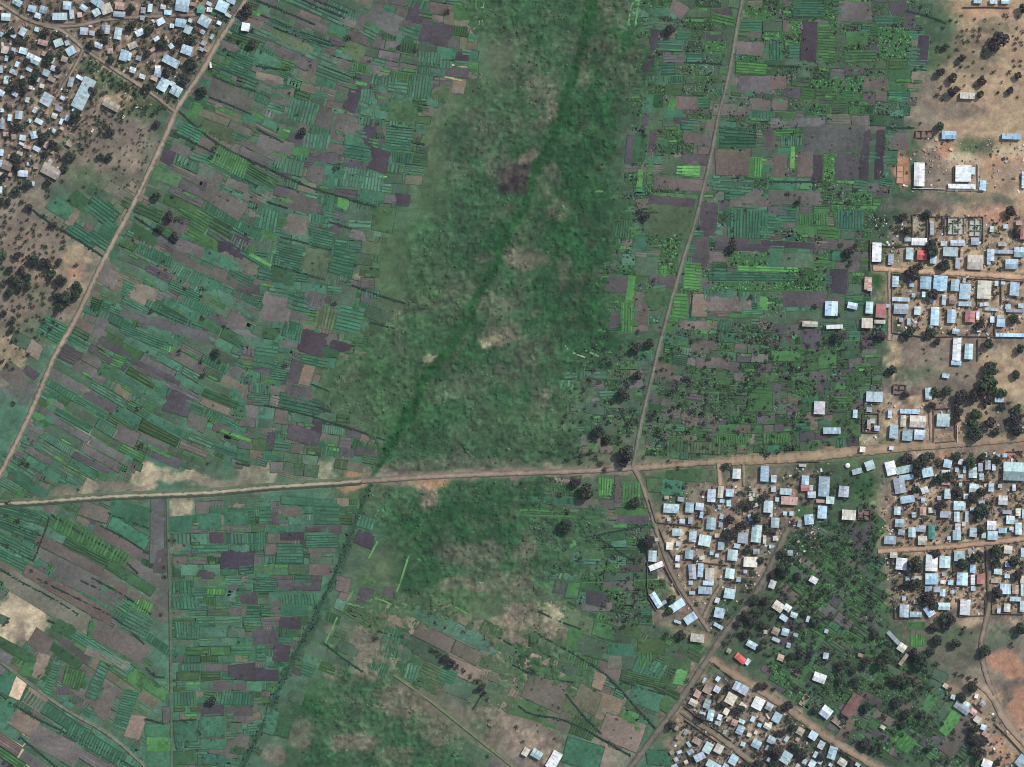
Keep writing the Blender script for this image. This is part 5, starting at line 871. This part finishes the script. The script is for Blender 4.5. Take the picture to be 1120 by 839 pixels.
# ------------------------------------------------------------------ yard walls
WALLS = [([(998,262),(998,234.5),(1014,234),(1014,261)],'D','brown wall round the bare tan yard of the white house at the north edge'),([(1016,262),(1016,237),(1031,236.5),(1031,250)],'D','brown wall round the yard with the narrow grey shed'),
 ([(1033,257),(1033,238),(1054,237.5),(1075,237),(1075,266)],'D','long brown wall round the two unfinished concrete houses'),([(951.5,296),(951.5,263),(951.5,262)],'D','short dark wall along the west side of the tall white house'),([(966,269),(985,269.5),(997,269)],'D','dark wall between the tall white house and the turquoise-roofed house'),
 ([(975.5,298),(975.5,330),(975.5,364)],'D','long dark wall on the east side of the pale alley by the bright lawn'),([(976,364),(990,365),(1008,368)],'D','wall closing the yards at the south-west corner of the upper block'),([(1012,368.5),(1050,367.5),(1087,368)],'D','straight dark wall along the south of the upper block'),
 ([(977,299.5),(996,300.5)],'D','short wall on the south kerb of the upper street, west end'),([(1008,301),(1030,302),(1046,303)],'D','wall in front of the two blue roofs on the upper street'),([(1052,304),(1080,305),(1120,308)],'D','wall along the south side of the upper street, east end'),
 ([(1069,323),(1068.7,335)],'D','short brown wall beside the cream roof south of the upper street'),([(1069.5,371),(1069.3,395)],'D','brown wall closing the bare yard of the white and blue pair'),([(1095,306),(1095,333)],'D','brown wall beside the rounded blue roof at the east end'),([(1087.8,341),(1087.8,367)],'D','brown wall west of the small pale house with the long blue roof south of it'),
 ([(1069.5,180),(1069.5,208),(1036,208)],'P','pale wall on two sides of the white walled hall'),([(1043,182),(1043,200)],'D','dark wall west of the white walled hall'),([(998,206),(1016,206.5),(1034,207)],'P','pale wall running between the two white halls'),
 ([(943.5,452),(961,452),(961,473),(943.5,472.5),(943.5,452)],'D','square brown wall round three tiny white sheds'),([(1021,484),(1021,447),(1044,446),(1045.5,482),(1023,484)],'D','brown wall round the cream yard of the square turquoise roof'),([(1047,465),(1047,484)],'P','white wall between the cream yard and the grove by the main earth road'),
 ([(710,546),(717.5,571),(740,573),(768,577)],'D','wall turning the corner from the earth lane behind the turquoise roof'),([(721,578),(729,597),(737,611)],'D','wall on the east side of the earth lane beside the cream yard'),([(727,620),(735,635),(744,650)],'D','dark wall on the west side of the lane above the long blue roofs'),
 ([(708.5,600),(708,640),(710,655),(718,668)],'D','dark wall on the west edge of the lane settlement'),([(762,614.5),(778,616),(796,618)],'D','wall across the middle of the lane settlement'),([(872,504.5),(897,504.5)],'D','straight wall on the south kerb of the main earth road'),
 ([(1054,525.5),(1082,527)],'D','wall north of the square turquoise roof below the large hall'),([(1042.3,601),(1043,627)],'D','wall between the large white roof and the turquoise roof south of the lower street'),([(1078,601),(1080,640),(1080,652)],'D','wall on the west side of the eastern alley'),
 ([(1049,654),(1049,674),(1078,672.5),(1078,655)],'D','wall round the tan yard of the long white roof by the meadow'),([(1085,655),(1085,671),(1120,671.5)],'D','wall at the meadow edge east of the alley'),([(978.5,661),(978.5,676),(1008,675.5)],'D','wall round the white and blue roofs by the bright vegetable plot'),
 ([(748,772),(758,780),(771,791)],'D','upper wall beside the slanting lane at its north-west end'),([(749,787),(772,803),(795,819)],'D','long wall on the south-west side of the slanting lane'),([(777,794),(788,801),(800,810)],'D','short wall on the north-east side of the slanting lane'),([(806,824),(822,836)],'D','last short wall at the south-east end of the slanting lane'),
 ([(1064,769),(1075,779.5)],'D','short dark wall above the grey roofs by the orange field'),([(1087,791),(1098,801)],'D','north part of the dark wall along the tan road by the orange field'),([(1100,803),(1120,825)],'D','south part of the dark wall along the tan road by the orange field'),
 ([(882,794.5),(900,808),(925,825.5),(944,839)],'D','wall on the south-west side of the road past the rust-brown hall'),([(1101,494),(1120,493)],'D','wall north of the orange yard by the main earth road'),([(780,724.5),(788,731)],'D','short wall of an empty plot where the slanting road leaves the diagonal road'),([(793,735),(802,742)],'D','short wall of the second empty plot along the slanting road'),
 ([(1053,8),(1080,7.5),(1104,8.5)],'D','brown wall in front of the three sheds at the north-east edge')]
for (pts, k, lab) in WALLS:
    m = MB(); c = np.array((0.17, 0.13, 0.105) if k == 'D' else (0.6, 0.58, 0.54)); H = 2.2 if k == 'D' else 1.8
    for (x0, y0), (x1, y1) in zip(pts[:-1], pts[1:]):
        L = math.hypot(x1 - x0, y1 - y0); n = max(1, round(L / 4)); a = -math.atan2(y1 - y0, x1 - x0)
        for s in range(n):
            f = (s + .5) / n; q = W3(x0 + (x1 - x0) * f, y0 + (y1 - y0) * f)
            m.box(q[0], q[1], -.1, H + rr.uniform(-.15, .15), L / n / 2 - .02, 0.3, a, c * math.exp(rr.gauss(0, .08)))
    m.build('yard_wall', M_WALL, label=lab, cat='wall', group='yard walls')
# ------------------------------------------------------------------ a white truck parked on the verge
tk = link('truck', None, loc=W3(230.6, 71.5, 0.02), rot=rad(8), label='white truck parked on the verge east of the earth track', cat='truck')
wht = np.array([.8, .8, .78])
m = MB(); m.box(0, -0.8, 0.9, 2.7, 1.1, 2.2, 0, wht, wht); m.build('cargo_box', M_PAINT, tk)
m = MB(); m.box(0, 2.35, 0.5, 2.1, 1.0, 0.85, 0, wht * .9, wht, taper=0.12); m.build('cab', M_PAINT, tk)
m = MB(); m.box(0, 0.1, 0.45, 0.85, 0.5, 3.0, 0, np.array([.05, .05, .05])); m.build('chassis', M_PAINT, tk)
m = MB(); m.box(0, 3.06, 1.25, 1.95, 0.85, 0.06, 0, np.array([.02, .03, .04])); m.build('windscreen', M_PAINT, tk)
for x in (-.9, .9):
    for y in (2.2, -1.9):
        m = MB(); n = 16; Rw = 0.45
        a = [(Rw * math.cos(6.2832 * j / n), Rw * math.sin(6.2832 * j / n)) for j in range(n)]
        for s in (-.13, .13): m.face([(x + s, y + p[0], .45 + p[1]) for p in (a if s > 0 else a[::-1])], np.array([.02, .02, .02]))
        for j in range(n):
            p, q = a[j], a[(j + 1) % n]; m.face([(x - .13, y + p[0], .45 + p[1]), (x - .13, y + q[0], .45 + q[1]), (x + .13, y + q[0], .45 + q[1]), (x + .13, y + p[0], .45 + p[1])], np.array([.03, .03, .03]))
        m.build('wheel', M_PAINT, tk)
# ------------------------------------------------------------------ labels: look first, then what it stands beside
MARKS = [('long pale blue warehouse',92,103),('tan L-shaped building',56,187),('white truck',230,71),('fork of the village lanes',91,54),('western lane fork',25,19),('tan flat building by the village green',122,115),
 ('west end of the track village',192,110),('trees of the western grove',72,324),('biggest tree of the western grove',22,309),('hedge end on the west track',115,282),('west end of the causeway',5,551),('sand triangle in the plots',93,474),
 ('sand patch under the causeway',198,554),('stream crossing',410,524),('dark scar in the marsh',565,192),('pink clearing in the marsh',574,283),('earth-road junction',693,511),('brightest lime plot',752,187),
 ('huge lone tree',1090,47),('cream shed by the bare field',1057,105),('white walled hall',1053,192),('long white hall',1005,191),('tall white house at the field edge',958,276),('red roof on the upper street',1008,279),
 ('red roof below the upper street',1060,346),('bright green lawn',964,312),('white and blue pair',1046,383),('cream walled compound',1003,461),('big two-tone hall',1108,516),('green-roofed house',1018,581),
 ('pink-red roof by the alley',1072,633),('red and white house',881,533),('slanting white roof by the lane',717,619),('bright red roof',810,720),('rust-brown hall',931,771),('long narrow grey building',977,697),
 ('orange bare field',1096,726),('white pair at the south edge',606,831),('dark tree-lined ditch',500,729),('lime square plot',174,815),('dark rubble ruin',945,563),('cream house at the road fork',762,697),
 ('white roof in the gardens',896,741),('grey roofs by the orange field',1051,774),('wide white roof on the lower street',1018,615),('pale house in the shrubs',896,446),('long bare white strip house',912,357),
 ('paired blue roofs on the upper street',1020,310),('pink-roofed house by the main road',863,547),('cream roofs by the diagonal road',851,663),('long roof at the lane bend',740,662),('white house on the bare plot',829,769),
 ('big tree beside the junction',685,494),('green stream in the marsh',500,370),('dark purple plot',342,375),('meadow path',1074,700),('turquoise pair by the slanting lane',775,817)]
DIRS = ['east', 'north-east', 'north', 'north-west', 'west', 'south-west', 'south', 'south-east']
def where(u, v, skip=2.5):
    best = sorted((math.hypot(u - a, v - b), n, a, b) for n, a, b in MARKS if math.hypot(u - a, v - b) > skip)
    d, n, a, b = best[0]
    return n, DIRS[int(round(math.atan2(b - v, u - a) / (math.pi / 4))) % 8], d
ORD = ['nearest', 'second nearest', 'third nearest', 'fourth nearest', 'fifth nearest', 'sixth nearest', 'seventh nearest', 'eighth nearest', 'ninth nearest', 'tenth nearest']
RNAME = {'W': 'white', 'B': 'pale blue', 'G': 'grey', 'T': 'pale turquoise', 'C': 'cream', 'R': 'red', 'O': 'pinkish brown', 'K': 'sandy brown', 'N': 'green', 'S': 'tan', 'U': 'sky blue', 'X': 'rust-brown', 'L': 'lilac white', 'V': 'two-tone turquoise', 'Q': 'white'}
def apply(items, group_of):
    b = {}
    for o, look, u, v, noun in items:
        n, d, dist = where(u, v); b.setdefault((look, n, d, noun), []).append((dist, o))
    for (look, n, d, noun), L in b.items():
        L.sort(key=lambda t: t[0])
        for i, (dist, o) in enumerate(L):
            if len(L) == 1: o['label'] = f'{look} {noun} {d} of the {n}'
            else: o['label'] = f'{look} {noun}, {ORD[min(i, 9)] if i < len(L) - 1 or len(L) > 10 else "farthest"} {d} of the {n}'
            o['group'] = group_of(o)
H_IT = []
SPECIAL = {(92, 102.5): 'long pale turquoise metal roof of the biggest hall in the north-west village', (931.5, 771.5): 'long rust-brown roofed hall set at a slant beside the earth road', (1108.5, 515.5): 'big hall with a pale two-tone roof at the east edge by the main road',
 (810, 720): 'bright red roof at a slant where the earth roads fork', (1018.5, 581.5): 'narrow house with a deep green roof beside the lower street', (927, 509): 'tiny round white-capped hut south of the main earth road',
 (56, 187.5): 'broad tan flat-topped building, main wing, at the south end of the village', (55.5, 177): 'small tan annex on the north corner of the broad tan building', (958.5, 276): 'tall narrow white roof standing alone at the field edge'}
for (o, u, v, w_, h_, k, nm) in HOUSE_OBJS:
    sp = next((t for (a, b), t in SPECIAL.items() if math.hypot(u - a, v - b) < 1), None)
    if sp: o['label'] = sp; o['group'] = 'metal-roofed buildings'; continue
    ar = w_ * h_; rat = max(w_, h_) / min(w_, h_)
    size = 'tiny' if ar < 30 else 'small' if ar < 62 else 'mid-size' if ar < 125 else 'large'
    shape = 'long ' if rat > 1.75 else ''
    H_IT.append((o, f'{size} {shape}{RNAME[k]}-roofed', u, v, 'shed' if nm == 'shed' else 'house'))
apply(H_IT, lambda o: 'sheds among the houses' if o['category'] == 'shed' else 'metal-roofed houses')
T_IT = []
for (o, u, v, R, c) in TREE_OBJS:
    size = 'huge' if R > 9.5 else 'broad' if R >= 6 else 'mid-size' if R >= 4.4 else 'small' if R >= 3.2 else 'tiny'
    T_IT.append((o, f'{size} {c}', u, v, 'tree'))
apply(T_IT, lambda o: 'dark trees dotted over the map')
haze_box(HAZE_DEPTH)
